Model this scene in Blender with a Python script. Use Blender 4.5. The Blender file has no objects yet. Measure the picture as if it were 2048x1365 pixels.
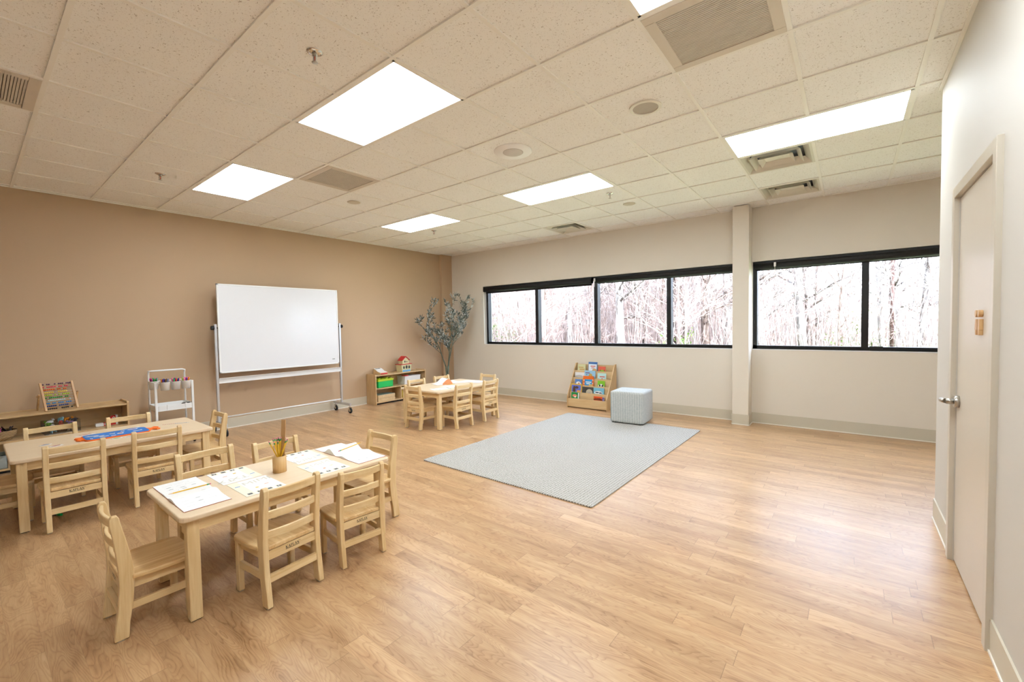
import bpy, math, random
from mathutils import Vector, Matrix
PI = math.pi
SC = bpy.context.scene
COL = SC.collection

# ------------------------------------------------------------------ materials
def srgb(r, g, b):
    f = lambda c: (c/255/12.92 if c/255 <= .04045 else ((c/255+.055)/1.055)**2.4)
    return (f(r), f(g), f(b), 1)
class NT:
    def __init__(s, name):
        s.m = bpy.data.materials.new(name); s.m.use_nodes = True
        s.n = s.m.node_tree.nodes; s.l = s.m.node_tree.links; s.n.clear()
        s.out = s.n.new('ShaderNodeOutputMaterial')
    def add(s, t, **kw):
        n = s.n.new(t)
        for k, v in kw.items():
            if k.startswith('i_'):
                n.inputs[k[2:].replace('_', ' ')].default_value = v
            else: setattr(n, k, v)
        return n
    def link(s, a, b): s.l.new(a, b)
    def math(s, op, a, b=None, c=None):
        n = s.add('ShaderNodeMath', operation=op)
        for i, v in enumerate((a, b, c)):
            if v is None: continue
            if isinstance(v, (int, float)): n.inputs[i].default_value = v
            else: s.link(v, n.inputs[i])
        return n.outputs[0]
    def mix(s, f, a, b, mode='MIX'):
        n = s.add('ShaderNodeMix', data_type='RGBA', blend_type=mode)
        for i, v in ((0, f), (6, a), (7, b)):
            if isinstance(v, (int, float)): n.inputs[i].default_value = v
            elif isinstance(v, (tuple, list)): n.inputs[i].default_value = v
            else: s.link(v, n.inputs[i])
        return n.outputs[2]
    def ramp(s, f, stops):
        n = s.add('ShaderNodeValToRGB'); cr = n.color_ramp
        while len(cr.elements) < len(stops): cr.elements.new(.5)
        for e, (p, c) in zip(cr.elements, stops): e.position = p; e.color = c
        s.link(f, n.inputs[0]); return n.outputs[0]
    def bsdf(s, **kw):
        b = s.add('ShaderNodeBsdfPrincipled')
        for k, v in kw.items():
            k = k.replace('_', ' ')
            if isinstance(v, (int, float, tuple)): b.inputs[k].default_value = v
            else: s.link(v, b.inputs[k])
        s.link(b.outputs[0], s.out.inputs[0]); return b
    def noise(s, vec, scale, detail=3, rough=.5, dist=0, out='Fac'):
        n = s.add('ShaderNodeTexNoise'); n.inputs['Scale'].default_value = scale
        n.inputs['Detail'].default_value = detail; n.inputs['Roughness'].default_value = rough
        n.inputs['Distortion'].default_value = dist
        if vec is not None: s.link(vec, n.inputs['Vector'])
        return n.outputs[out]
    def mapping(s, vec, scale=(1, 1, 1), loc=(0, 0, 0)):
        n = s.add('ShaderNodeMapping'); n.inputs['Scale'].default_value = scale; n.inputs['Location'].default_value = loc
        s.link(vec, n.inputs['Vector']); return n.outputs[0]
    def bump(s, h, strength=.3, dist=.01):
        n = s.add('ShaderNodeBump'); n.inputs['Strength'].default_value = strength
        n.inputs['Distance'].default_value = dist; s.link(h, n.inputs['Height']); return n.outputs[0]

_plain = {}
def plain(name, col, rough=.5, metal=0, var=.04, spec=.5, nscale=14):
    if name in _plain: return _plain[name]
    t = NT(name); tc = t.add('ShaderNodeTexCoord').outputs['Object']
    f = t.noise(tc, nscale, 3)
    d = tuple(max(0, c*(1-var*2)) for c in col[:3])+(1,)
    e = tuple(min(1, c*(1+var*2)) for c in col[:3])+(1,)
    c = t.mix(f, d, e)
    t.bsdf(Base_Color=c, Roughness=rough, Metallic=metal, Specular_IOR_Level=spec)
    _plain[name] = t.m; return t.m
def emis(name, col, st):
    t = NT(name); e = t.add('ShaderNodeEmission'); e.inputs[0].default_value = col; e.inputs[1].default_value = st
    t.link(e.outputs[0], t.out.inputs[0]); return t.m

def wood(name, axis, light, dark, rough=.38, scale=1.0, contrast=1.0):
    t = NT(name); tc = t.add('ShaderNodeTexCoord').outputs['Object']
    oi = t.add('ShaderNodeObjectInfo').outputs['Random']
    off = t.math('MULTIPLY', oi, 37.0)
    cb = t.add('ShaderNodeCombineXYZ')
    for i in range(3): t.link(off, cb.inputs[i])
    va = t.add('ShaderNodeVectorMath', operation='ADD'); t.link(tc, va.inputs[0]); t.link(cb.outputs[0], va.inputs[1])
    s = [22*scale]*3; s[axis] = 1.6*scale
    g = t.noise(t.mapping(va.outputs[0], s), 1.0, 4, .6, 1.2)
    s2 = [160*scale]*3; s2[axis] = 5*scale
    g2 = t.noise(t.mapping(va.outputs[0], s2), 1.0, 2, .6)
    f = t.math('ADD', t.math('MULTIPLY', g, .75), t.math('MULTIPLY', g2, .25))
    c = t.ramp(f, [(.5-.17/contrast, dark), (.5+.14/contrast, light)])
    bn = t.bump(g2, .05, .002)
    t.bsdf(Base_Color=c, Roughness=rough, Normal=bn)
    return t.m
BL, BD = srgb(236, 209, 160), srgb(216, 180, 124)
WX, WY, WZ = (wood('birch_'+a, i, BL, BD) for i, a in enumerate('xyz'))
WSEAT = wood('seat_birch', 1, srgb(232, 200, 146), srgb(204, 160, 102), contrast=1.1)
WTOP = wood('laminate_top', 1, srgb(235, 212, 180), srgb(228, 202, 166), rough=.32, contrast=.8)
SHY = wood('maple_shelf_y', 1, srgb(214, 182, 134), srgb(196, 158, 108), contrast=.8)
SHZ = wood('maple_shelf_z', 2, srgb(216, 184, 138), srgb(192, 154, 104), contrast=.8)
SHX = wood('maple_shelf_x', 0, srgb(222, 194, 148), srgb(204, 168, 120), contrast=.8)
TOYW = wood('toy_wood', 2, srgb(214, 172, 118), srgb(180, 132, 82))
PENW = wood('cup_wood', 2, srgb(226, 186, 128), srgb(204, 158, 96))
WHITE = plain('white_enamel', srgb(236, 236, 234), .35, var=.01)
WHITEP = plain('white_plastic', srgb(232, 230, 226), .4, var=.01)
BLACK = plain('black_matte', srgb(6, 6, 7), .6, var=.02)
BLKRUB = plain('black_rubber', srgb(24, 24, 26), .6)
ALU = plain('brushed_aluminium', srgb(205, 206, 208), .35, .8, var=.03)
STEEL = plain('satin_steel', srgb(190, 186, 178), .28, 1, var=.03)
CHROME = plain('chrome', srgb(215, 212, 208), .12, 1, var=.02)
PAPER = plain('white_paper', srgb(244, 244, 243), .6, var=.006)
CREAM = plain('cream_paper', srgb(247, 241, 214), .6, var=.01)
INK = plain('grey_ink', srgb(178, 180, 186), .7, var=.05)
INKD = plain('dark_ink', srgb(96, 98, 100), .7, var=.05)
LOGO = plain('logo_black', srgb(28, 22, 18), .6, var=.02)
RED = plain('red_paint', srgb(196, 36, 38), .4)
GREEN = plain('green_plastic', srgb(20, 186, 88), .4)
LIME = plain('lime_plastic', srgb(186, 208, 36), .4)
ORANGE = plain('orange_felt', srgb(246, 112, 22), .7)
BLUE = plain('blue_felt', srgb(42, 120, 204), .75)
YELLOW = plain('yellow_paint', srgb(232, 196, 70), .45)
PINK = plain('pink_rubber', srgb(224, 130, 150), .6)
GREY = plain('grey_plastic', srgb(150, 156, 150), .5)

def wallmat(name, col, var=.015):
    t = NT(name); tc = t.add('ShaderNodeTexCoord').outputs['Object']
    f = t.noise(tc, 1.2, 2)
    b = t.bump(t.noise(tc, 260, 3), .06, .002)
    c = t.mix(f, tuple(x*(1-var) for x in col[:3])+(1,), tuple(x*(1+var) for x in col[:3])+(1,))
    t.bsdf(Base_Color=c, Roughness=.62, Normal=b, Specular_IOR_Level=.3); return t.m
TAN = wallmat('tan_paint', srgb(193, 164, 132))
BEIGE = wallmat('beige_paint', srgb(229, 220, 206))
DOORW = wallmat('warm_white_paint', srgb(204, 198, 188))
TRIM = plain('beige_vinyl_base', srgb(205, 196, 176), .45, var=.01)
TRIML = plain('white_caulk', srgb(236, 230, 218), .5, var=.01)
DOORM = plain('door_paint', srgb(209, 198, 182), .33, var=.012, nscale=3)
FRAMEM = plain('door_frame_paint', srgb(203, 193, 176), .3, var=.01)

def floor_mat():
    t = NT('oak_vinyl_plank'); tc = t.add('ShaderNodeTexCoord').outputs['Object']
    sp = t.add('ShaderNodeSeparateXYZ'); t.link(tc, sp.inputs[0])
    X, Y = sp.outputs[0], sp.outputs[1]
    W, L = .102, .92
    yr = t.math('DIVIDE', Y, W); row = t.math('FLOOR', yr)
    wn = t.add('ShaderNodeTexWhiteNoise', noise_dimensions='1D'); t.link(row, wn.inputs['W'])
    xo = t.math('ADD', t.math('DIVIDE', X, L), t.math('MULTIPLY', wn.outputs['Value'], 7.3))
    colm = t.math('FLOOR', xo)
    cb = t.add('ShaderNodeCombineXYZ'); t.link(row, cb.inputs[0]); t.link(colm, cb.inputs[1])
    w2 = t.add('ShaderNodeTexWhiteNoise', noise_dimensions='2D'); t.link(cb.outputs[0], w2.inputs['Vector'])
    pid = w2.outputs['Value']
    # grain coordinates shifted per plank
    gx = t.math('ADD', X, t.math('MULTIPLY', pid, 31.0)); gy = t.math('ADD', Y, t.math('MULTIPLY', pid, 17.0))
    gv = t.add('ShaderNodeCombineXYZ'); t.link(gx, gv.inputs[0]); t.link(gy, gv.inputs[1]); t.link(pid, gv.inputs[2])
    v1 = t.mapping(gv.outputs[0], (2.0, 13, 1)); n1 = t.noise(v1, 1, 5, .6, .6)
    v2 = t.mapping(gv.outputs[0], (16, 190, 1)); n2 = t.noise(v2, 1, 3, .6)
    n3 = t.noise(t.mapping(gv.outputs[0], (1.6, 8.5, 1)), 1, 2, .5, .35)
    contour = t.math('FRACT', t.math('MULTIPLY', n3, 26))
    contour = t.math('MULTIPLY', contour, t.math('SUBTRACT', 1.35, contour))
    f = t.math('ADD', t.math('MULTIPLY', n1, .62), t.math('ADD', t.math('MULTIPLY', n2, .2), t.math('MULTIPLY', contour, .30)))
    c = t.ramp(f, [(.27, srgb(142, 101, 63)), (.46, srgb(181, 140, 99)), (.6, srgb(198, 160, 117)), (.8, srgb(217, 182, 142))])
    pv = t.ramp(pid, [(0, (.88, .86, .83, 1)), (.5, (.98, .98, .98, 1)), (1, (1.1, 1.11, 1.12, 1))])
    c = t.mix(1.0, c, pv, 'MULTIPLY')
    fy = t.math('FRACT', yr); fx = t.math('FRACT', xo)
    ey = t.math('MINIMUM', fy, t.math('SUBTRACT', 1, fy)); ex = t.math('MINIMUM', fx, t.math('SUBTRACT', 1, fx))
    sy = t.math('LESS_THAN', ey, .011); sx = t.math('LESS_THAN', ex, .0016)
    seam = t.math('MAXIMUM', t.math('MULTIPLY', sy, .35), sx)
    c = t.mix(t.math('MULTIPLY', seam, .5), c, srgb(110, 78, 50))
    rg = t.math('ADD', .27, t.math('MULTIPLY', n1, .12))
    h = t.math('SUBTRACT', t.math('MULTIPLY', n2, .25), seam)
    b = t.bump(h, .12, .002)
    t.bsdf(Base_Color=c, Roughness=rg, Normal=b, Specular_IOR_Level=.5, Coat_Weight=.16, Coat_Roughness=.22)
    return t.m
FLOOR = floor_mat()

def ceil_mat():
    t = NT('fissured_ceiling_tile'); tc = t.add('ShaderNodeTexCoord').outputs['Object']
    v = t.mapping(tc, (1, 1, 1))
    n = t.noise(v, 105, 3, .6, .8)
    vo = t.add('ShaderNodeTexVoronoi'); vo.inputs['Scale'].default_value = 80; t.link(v, vo.inputs['Vector'])
    pin = t.math('LESS_THAN', vo.outputs['Distance'], .15)
    fis = t.math('GREATER_THAN', n, .645)
    m = t.math('MAXIMUM', t.math('MULTIPLY', pin, .55), fis)
    big = t.noise(tc, 2.2, 2)
    base = t.mix(big, srgb(246, 243, 238), srgb(250, 248, 244))
    c = t.mix(t.math('MULTIPLY', m, .7), base, srgb(150, 132, 110))
    b = t.bump(t.math('SUBTRACT', 1, m), .35, .002)
    t.bsdf(Base_Color=c, Roughness=.85, Normal=b, Specular_IOR_Level=.2); return t.m
CEIL = ceil_mat()
TBAR = plain('ceiling_grid_paint', srgb(244, 240, 232), .5, var=.01)

def rug_mat():
    t = NT('woven_grey_rug'); tc = t.add('ShaderNodeTexCoord').outputs['Object']
    v = t.mapping(tc, (1, 1, 1))
    sp = t.add('ShaderNodeSeparateXYZ'); t.link(v, sp.inputs[0])
    a = t.math('SINE', t.math('MULTIPLY', sp.outputs[0], 2*PI/.026))
    row = t.math('FLOOR', t.math('DIVIDE', sp.outputs[0], .013))
    b2 = t.math('SINE', t.math('ADD', t.math('MULTIPLY', sp.outputs[1], 2*PI/.018), t.math('MULTIPLY', row, PI)))
    h = t.math('MULTIPLY', t.math('ADD', t.math('MULTIPLY', a, .5), b2), .5)
    n = t.noise(v, 90, 3)
    f = t.math('ADD', t.math('MULTIPLY', h, .4), n)
    c = t.ramp(f, [(.2, srgb(126, 122, 114)), (.5, srgb(182, 178, 171)), (.85, srgb(216, 212, 206))])
    t.bsdf(Base_Color=c, Roughness=.95, Normal=t.bump(h, .6, .004), Specular_IOR_Level=.1); return t.m
def fabric_mat(name, vertical=True):
    t = NT(name); tc = t.add('ShaderNodeTexCoord').outputs['Object']
    sp = t.add('ShaderNodeSeparateXYZ'); t.link(tc, sp.inputs[0])
    s = t.math('ADD', sp.outputs[0], sp.outputs[1])
    a = t.math('SINE', t.math('MULTIPLY', s, 2*PI/.012))
    a2 = t.math('SINE', t.math('MULTIPLY', s, 2*PI/.0337))
    z = t.math('SINE', t.math('MULTIPLY', sp.outputs[2], 2*PI/.008))
    n = t.noise(tc, 60, 3)
    f = t.math('ADD', t.math('MULTIPLY', a, .22), t.math('ADD', t.math('MULTIPLY', a2, .08), t.math('ADD', .3, t.math('MULTIPLY', n, .4))))
    c = t.ramp(f, [(.25, srgb(150, 160, 158)), (.5, srgb(190, 192, 190)), (.72, srgb(216, 213, 208))])
    t.bsdf(Base_Color=c, Roughness=.9, Normal=t.bump(t.math('ADD', a, t.math('MULTIPLY', z, .5)), .35, .002), Specular_IOR_Level=.15); return t.m
def wicker_mat():
    t = NT('wicker'); tc = t.add('ShaderNodeTexCoord').outputs['Object']
    sp = t.add('ShaderNodeSeparateXYZ'); t.link(tc, sp.inputs[0])
    a = t.math('SINE', t.math('MULTIPLY', sp.outputs[2], 2*PI/.014))
    b2 = t.math('SINE', t.math('MULTIPLY', t.math('ADD', sp.outputs[1], sp.outputs[0]), 2*PI/.02))
    f = t.math('ADD', .5, t.math('MULTIPLY', t.math('MULTIPLY', a, b2), .5))
    c = t.ramp(f, [(0, srgb(120, 90, 56)), (1, srgb(190, 156, 108))])
    t.bsdf(Base_Color=c, Roughness=.7, Normal=t.bump(f, .8, .005)); return t.m
def glass_mat(name, tr=.94, tint=(1, 1, 1, 1), gl=.05):
    t = NT(name)
    tb = t.add('ShaderNodeBsdfTransparent'); tb.inputs[0].default_value = tint
    gb = t.add('ShaderNodeBsdfGlossy'); gb.inputs['Roughness'].default_value = .03
    mx = t.add('ShaderNodeMixShader'); mx.inputs[0].default_value = gl
    t.link(tb.outputs[0], mx.inputs[1]); t.link(gb.outputs[0], mx.inputs[2]); t.link(mx.outputs[0], t.out.inputs[0]); return t.m
GLASS = glass_mat('window_glass', gl=.05)
CLEARP = glass_mat('clear_plastic', tint=(.9, .92, .95, 1), gl=.12)
def bark_mat(name, a, b):
    t = NT(name); tc = t.add('ShaderNodeTexCoord').outputs['Object']
    oi = t.add('ShaderNodeObjectInfo').outputs['Random']
    f = t.noise(t.mapping(tc, (7, 7, 1.6)), 1, 4, .65)
    f2 = t.math('ADD', f, t.math('MULTIPLY', t.math('SUBTRACT', oi, .5), .25))
    c = t.ramp(f2, [(.36, a), (.6, b)])
    t.bsdf(Base_Color=c, Roughness=.9, Specular_IOR_Level=.1); return t.m
DK = lambda c, k=.13: (c[0]*k, c[1]*k, c[2]*k, 1)
BARK = bark_mat('grey_bark', DK(srgb(112, 98, 90), .36), DK(srgb(216, 206, 200), .6))
BARKD = bark_mat('brown_bark', DK(srgb(98, 78, 68), .36), DK(srgb(196, 174, 162), .55))
TWIG = bark_mat('tan_twig', DK(srgb(190, 158, 146), .34), DK(srgb(236, 214, 206), .52))

# ------------------------------------------------------------------ mesh builder
class MB:
    def __init__(s): s.v = []; s.f = []; s.mi = []; s.sm = []
    def face(s, idx, mi=0, sm=False): s.f.append(tuple(idx)); s.mi.append(mi); s.sm.append(sm)
    def verts(s, vs): b = len(s.v); s.v.extend([tuple(x) for x in vs]); return b
    def box(s, lo, hi, mi=0, M=None):
        x0, y0, z0 = lo; x1, y1, z1 = hi
        vs = [(x0,y0,z0),(x1,y0,z0),(x1,y1,z0),(x0,y1,z0),(x0,y0,z1),(x1,y0,z1),(x1,y1,z1),(x0,y1,z1)]
        if M is not None: vs = [tuple(M @ Vector(v)) for v in vs]
        b = s.verts(vs)
        for q in ((0,3,2,1),(4,5,6,7),(0,1,5,4),(1,2,6,5),(2,3,7,6),(3,0,4,7)): s.face([b+i for i in q], mi)
        return s
    def quad(s, a, b, c, d, mi=0):
        k = s.verts([a, b, c, d]); s.face([k, k+1, k+2, k+3], mi); return s
    def prism(s, pts, z0, z1, axis=2, mi=0, M=None, sm=False):
        # pts 2D outline; extruded along axis
        def P(p, h):
            if axis == 2: v = (p[0], p[1], h)
            elif axis == 0: v = (h, p[0], p[1])
            else: v = (p[0], h, p[1])
            return tuple(M @ Vector(v)) if M is not None else v
        n = len(pts); b = s.verts([P(p, z0) for p in pts]+[P(p, z1) for p in pts])
        s.face(list(range(b+n-1, b-1, -1)), mi); s.face(list(range(b+n, b+2*n)), mi)
        for i in range(n): j = (i+1) % n; s.face([b+i, b+j, b+n+j, b+n+i], mi, sm)
        return s
    def tube(s, pts, rad, n=8, mi=0, cap=True, sm=True):
        pts = [Vector(p) for p in pts]
        if isinstance(rad, (int, float)): rad = [rad]*len(pts)
        prev = None; rings = []
        for i, p in enumerate(pts):
            d = (pts[min(i+1, len(pts)-1)]-pts[max(i-1, 0)]).normalized()
            if prev is None:
                u = d.cross(Vector((0, 0, 1)));
                if u.length < 1e-3: u = d.cross(Vector((1, 0, 0)))
            else:
                u = prev-d*prev.dot(d)
            u.normalize(); w = d.cross(u); prev = u
            rings.append(s.verts([p+(u*math.cos(2*PI*k/n)+w*math.sin(2*PI*k/n))*rad[i] for k in range(n)]))
        for a, b in zip(rings, rings[1:]):
            for k in range(n):
                j = (k+1) % n; s.face([a+k, a+j, b+j, b+k], mi, sm)
        if cap:
            s.face([rings[0]+k for k in range(n-1, -1, -1)], mi); s.face([rings[-1]+k for k in range(n)], mi)
        return s
    def cyl(s, p0, p1, r0, r1=None, n=16, mi=0, sm=True): return s.tube([p0, p1], [r0, r0 if r1 is None else r1], n, mi, True, sm)
    def lathe(s, prof, n=24, c=(0, 0, 0), mi=0, M=None, sm=True):
        rings = []
        for r, z in prof:
            vs = [Vector((c[0]+r*math.cos(2*PI*k/n), c[1]+r*math.sin(2*PI*k/n), c[2]+z)) for k in range(n)]
            if M is not None: vs = [M @ v for v in vs]
            rings.append(s.verts(vs))
        for a, b in zip(rings, rings[1:]):
            for k in range(n):
                j = (k+1) % n; s.face([a+k, a+j, b+j, b+k], mi, sm)
        s.face([rings[0]+k for k in range(n-1, -1, -1)], mi); s.face([rings[-1]+k for k in range(n)], mi)
        return s
    def ball(s, c, r, n=10, m=6, mi=0, sc=(1, 1, 1)):
        top = s.verts([(c[0], c[1], c[2]+r*sc[2])]); rings = []
        for i in range(1, m):
            a = PI*i/m
            rings.append(s.verts([(c[0]+r*sc[0]*math.sin(a)*math.cos(2*PI*k/n), c[1]+r*sc[1]*math.sin(a)*math.sin(2*PI*k/n), c[2]+r*sc[2]*math.cos(a)) for k in range(n)]))
        bot = s.verts([(c[0], c[1], c[2]-r*sc[2])])
        for k in range(n):
            j = (k+1) % n
            s.face([top, rings[0]+k, rings[0]+j], mi, True); s.face([bot, rings[-1]+j, rings[-1]+k], mi, True)
            for a, b in zip(rings, rings[1:]): s.face([a+k, b+k, b+j, a+j], mi, True)
        return s
    def build(s, name, mats, parent=None, bevel=0, seg=2, subsurf=0, solid=0):
        me = bpy.data.meshes.new(name); me.from_pydata(s.v, [], s.f)
        if not isinstance(mats, (list, tuple)): mats = [mats]
        for m in mats: me.materials.append(m)
        me.polygons.foreach_set('material_index', s.mi); me.polygons.foreach_set('use_smooth', s.sm)
        me.update()
        o = bpy.data.objects.new(name, me); COL.objects.link(o)
        if parent is not None: o.parent = parent
        if solid:
            md = o.modifiers.new('solid', 'SOLIDIFY'); md.thickness = solid
        if bevel:
            md = o.modifiers.new('bevel', 'BEVEL'); md.width = bevel; md.segments = seg; md.limit_method = 'ANGLE'; md.angle_limit = .6
        if subsurf:
            md = o.modifiers.new('sub', 'SUBSURF'); md.levels = subsurf; md.render_levels = subsurf
        return o
def rrect(x0, y0, x1, y1, r, n=5):
    pts = []
    for cx, cy, a0 in ((x1-r, y0+r, -PI/2), (x1-r, y1-r, 0), (x0+r, y1-r, PI/2), (x0+r, y0+r, PI)):
        for i in range(n+1): a = a0+PI/2*i/n; pts.append((cx+r*math.cos(a), cy+r*math.sin(a)))
    return pts
def tag(o, label=None, cat=None, group=None, kind=None):
    if label: o['label'] = label
    if cat: o['category'] = cat
    if group: o['group'] = group
    if kind: o['kind'] = kind
    return o
def thing(name, label, cat, loc=(0, 0, 0), rz=0, group=None):
    o = bpy.data.objects.new(name, None); COL.objects.link(o); o.location = loc; o.rotation_euler = (0, 0, rz)
    o.empty_display_size = .1
    return tag(o, label, cat, group)
KIDS = {}
def children(o):
    return [c for c in bpy.data.objects if c.parent is o]
def copy_tree(o, parent=None):
    c = o.copy(); COL.objects.link(c)
    if parent is not None: c.parent = parent
    for ch in children(o): copy_tree(ch, c)
    return c
def struct(o, label=None): o['kind'] = 'structure'; 
def S(mb, name, m, label=None, parent=None, **kw):
    o = mb.build(name, m, parent, **kw)
    if parent is None: o['kind'] = 'structure'
    if label: o['label'] = label
    return o

# ------------------------------------------------------------------ the room
H = 2.98; YW = 5.779; XD = 7.535; YB = -4.2; XA = 9.4; YC = 3.2
U = .6096; GX = 4.345
S(MB().box((-.2, YB-.2, -.1), (XA+.2, YW+.3, 0)), 'floor', FLOOR, 'light oak plank vinyl floor')
S(MB().box((-.2, YB-.2, 0), (0, YW+.02, H+.06)), 'wall_left', TAN, 'tan painted wall behind the whiteboard')
S(MB().box((0, YB-.2, 0), (XD, YB, H+.06)), 'wall_back', BEIGE)
S(MB().box((XA, YC-.2, 0), (XA+.2, YW+.02, H+.06)), 'wall_alcove', BEIGE)
# door wall with an opening for the door
DY0, DY1, DZ = 1.70, 2.53, 2.10
w = MB(); T0 = .16
w.box((XD, YB, 0), (XD+T0, DY0-.0, H+.06)); w.box((XD, DY1, 0), (XD+T0, YC, H+.06)); w.box((XD, DY0, DZ), (XD+T0, DY1, H+.06))
w.box((XD+T0, YC-.1, 0), (XA, YC, H+.06))
w.box((XD+T0, DY0-.3, 0), (XD+T0+.02, DY1+.3, DZ+.2))
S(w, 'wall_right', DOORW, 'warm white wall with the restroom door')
# window wall
WZ0, WZ1 = 1.033, 2.235
OP = [(1.0, 5.80), (5.99, 8.62)]
w = MB()
w.box((-.2, YW, 0), (XA+.2, YW+.26, WZ0)); w.box((-.2, YW, WZ1), (XA+.2, YW+.26, H+.06))
w.box((-.2, YW, WZ0), (OP[0][0], YW+.26, WZ1)); w.box((OP[0][1], YW, WZ0), (OP[1][0], YW+.26, WZ1)); w.box((OP[1][1], YW, WZ0), (XA+.2, YW+.26, WZ1))
S(w, 'wall_window', BEIGE, 'beige wall with the ribbon windows')
S(MB().box((5.785, 5.535, 0), (5.985, YW, H-.002)), 'trim_1', BEIGE, 'beige boxed column between the two windows', bevel=.004)
S(MB().box((0, 5.47, 0), (.07, YW, H-.002)), 'trim_2', TAN, 'tan boxed pilaster in the far corner', bevel=.004)
# ceiling tiles with openings for the fittings
holes = {}
def cell(r, c): return (GX-(c+1)*U, r*U, GX-c*U, (r+1)*U)   # tile spanning runners r..r+1 and tees c..c+1
LIGHTS = [(1, -5), (1, -1), (1, 3), (5, -5), (5, -1), (5, 3), (-3, -5)]
for r, c in LIGHTS: holes[(r, c)] = holes[(r, c+1)] = 1
RET = [(2, -4), (2, 2), (-2, 2)]; DIF = [(6, -4), (8, -4), (8, 1)]
for k in RET+DIF: holes[k] = 1
t = MB(); g = MB()
r0, r1 = math.floor(YB/U), math.floor(YW/U); c0, c1 = math.floor((GX-XA)/U), math.floor(GX/U)
for r in range(r0, r1+1):
    for c in range(c0, c1+1):
        if (r, c) in holes: continue
        x0, y0, x1, y1 = cell(r, c)
        x0 = max(x0, -.02); x1 = min(x1, XA+.02); y0 = max(y0, YB-.02); y1 = min(y1, YW+.02)
        if x1 <= x0 or y1 <= y0: continue
        if x0 > XD+.3 and y1 < YC-.3: continue
        t.box((x0, y0, H+.006), (x1, y1, H+.02))
cl = S(t, 'ceiling', CEIL, 'suspended ceiling of speckled square tiles')
for c in range(c0, c1+2):
    x = GX-c*U
    if not -.02 < x < XA: continue
    ya = YB if x < XD else YC
    segs = []; cur = ya
    for r in range(r0, r1+1):     # tees break where a fixture spans them
        if any(lr == r and c == lc+1 for lr, lc in LIGHTS):
            segs.append((cur, r*U)); cur = (r+1)*U
    segs.append((cur, YW))
    for a, b in segs:
        if b > a: g.box((x-.012, a, H-.002), (x+.012, b, H+.007))
for r in range(r0, r1+2):
    y = r*U
    if not YB < y < YW: continue
    g.box((0, y-.012, H-.003), (XD if y < YC else XA, y+.012, H+.007))
for a in ((0, YW-.02, XA, YW), (0, YB, XD, YB+.02), (0, YB, .02, YW), (XD-.02, YB, XD, YC)):
    g.box((a[0], a[1], H-.004), (a[2], a[3], H+.006))
g.build('grid', TBAR, cl)
S(MB().box((-.2, YB-.2, H+.1), (XA+.2, YW+.3, H+.14)), 'ceiling_slab', plain('slab_grey', srgb(120, 118, 114), .9))
# baseboards
def base(name, p0, p1, nrm):
    b = MB(); q = MB(); (xa, ya), (xb, yb) = p0, p1; nx, ny = nrm
    def seg(mb, t_, z0, z1):
        xs = sorted((xa, xb, xa+nx*t_, xb+nx*t_)); ys = sorted((ya, yb, ya+ny*t_, yb+ny*t_))
        mb.box((xs[0], ys[0], z0), (xs[-1], ys[-1], z1))
    seg(b, .008, .01, .145)
    o = S(b, name, TRIM, 'beige vinyl baseboard')
    seg(q, .013, 0, .012); q.build('caulk_bead', TRIML, o)
base('baseboard_left', (0, YB), (0, 5.47), (1, 0))
base('baseboard_window', (.07, YW), (5.785, YW), (0, -1))
base('baseboard_window.001', (5.985, YW), (XA, YW), (0, -1))
base('baseboard_column', (5.785, 5.535), (5.985, 5.535), (0, -1))
base('baseboard_column.001', (5.985, 5.535), (5.985, YW), (1, 0))
base('baseboard_column.002', (5.785, 5.535), (5.785, YW), (-1, 0))
base('baseboard_right', (XD, 2.59), (XD, YC), (-1, 0))
base('baseboard_right.001', (XD, YB), (XD, 1.64), (-1, 0))
base('baseboard_alcove', (XD, YC), (XA, YC), (0, 1))

# door
d = thing('door_1', 'flat beige door in a metal frame with lever handle', 'door'); d['kind'] = 'structure'; del d['category']
f = MB(); fw = .06
prof = lambda a, b, c_, e: f.box((XD-.022, a, c_), (XD+.13, b, e))
prof(DY0-fw, DY0-.002, 0, DZ+fw); prof(DY1+.002, DY1+fw, 0, DZ+fw); prof(DY0-.002, DY1+.002, DZ+.002, DZ+fw)
f.box((XD+.05, DY0-.002, 0), (XD+.13, DY0+.012, DZ)); f.box((XD+.05, DY1-.012, 0), (XD+.13, DY1+.002, DZ)); f.box((XD+.05, DY0, DZ-.012), (XD+.13, DY1, DZ))
f.build('frame', FRAMEM, d, bevel=.002)
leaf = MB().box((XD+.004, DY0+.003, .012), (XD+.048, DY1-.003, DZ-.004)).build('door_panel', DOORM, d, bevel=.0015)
for z in (.30, 1.06, 1.81):
    h = MB(); h.box((XD-.006, DY0-.012, z-.05), (XD+.006, DY0+.028, z+.05)); h.cyl((XD-.008, DY0+.002, z-.052), (XD-.008, DY0+.002, z+.052), .006, n=10)
    h.build('hinge', STEEL, d)
h = MB(); hy, hz = DY1-.07, .945
h.cyl((XD+.004, hy, hz), (XD-.018, hy, hz), .034, n=24); h.cyl((XD-.018, hy, hz), (XD-.05, hy, hz), .016, n=16)
h.tube([(XD-.05, hy+.002, hz), (XD-.058, hy+.02, hz), (XD-.062, hy+.05, hz-.002), (XD-.06, hy+.085, hz-.006), (XD-.052, hy+.11, hz-.012)][0:5], [.014, .014, .012, .010, .009], 12)
h.build('lever_handle', STEEL, leaf)
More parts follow.
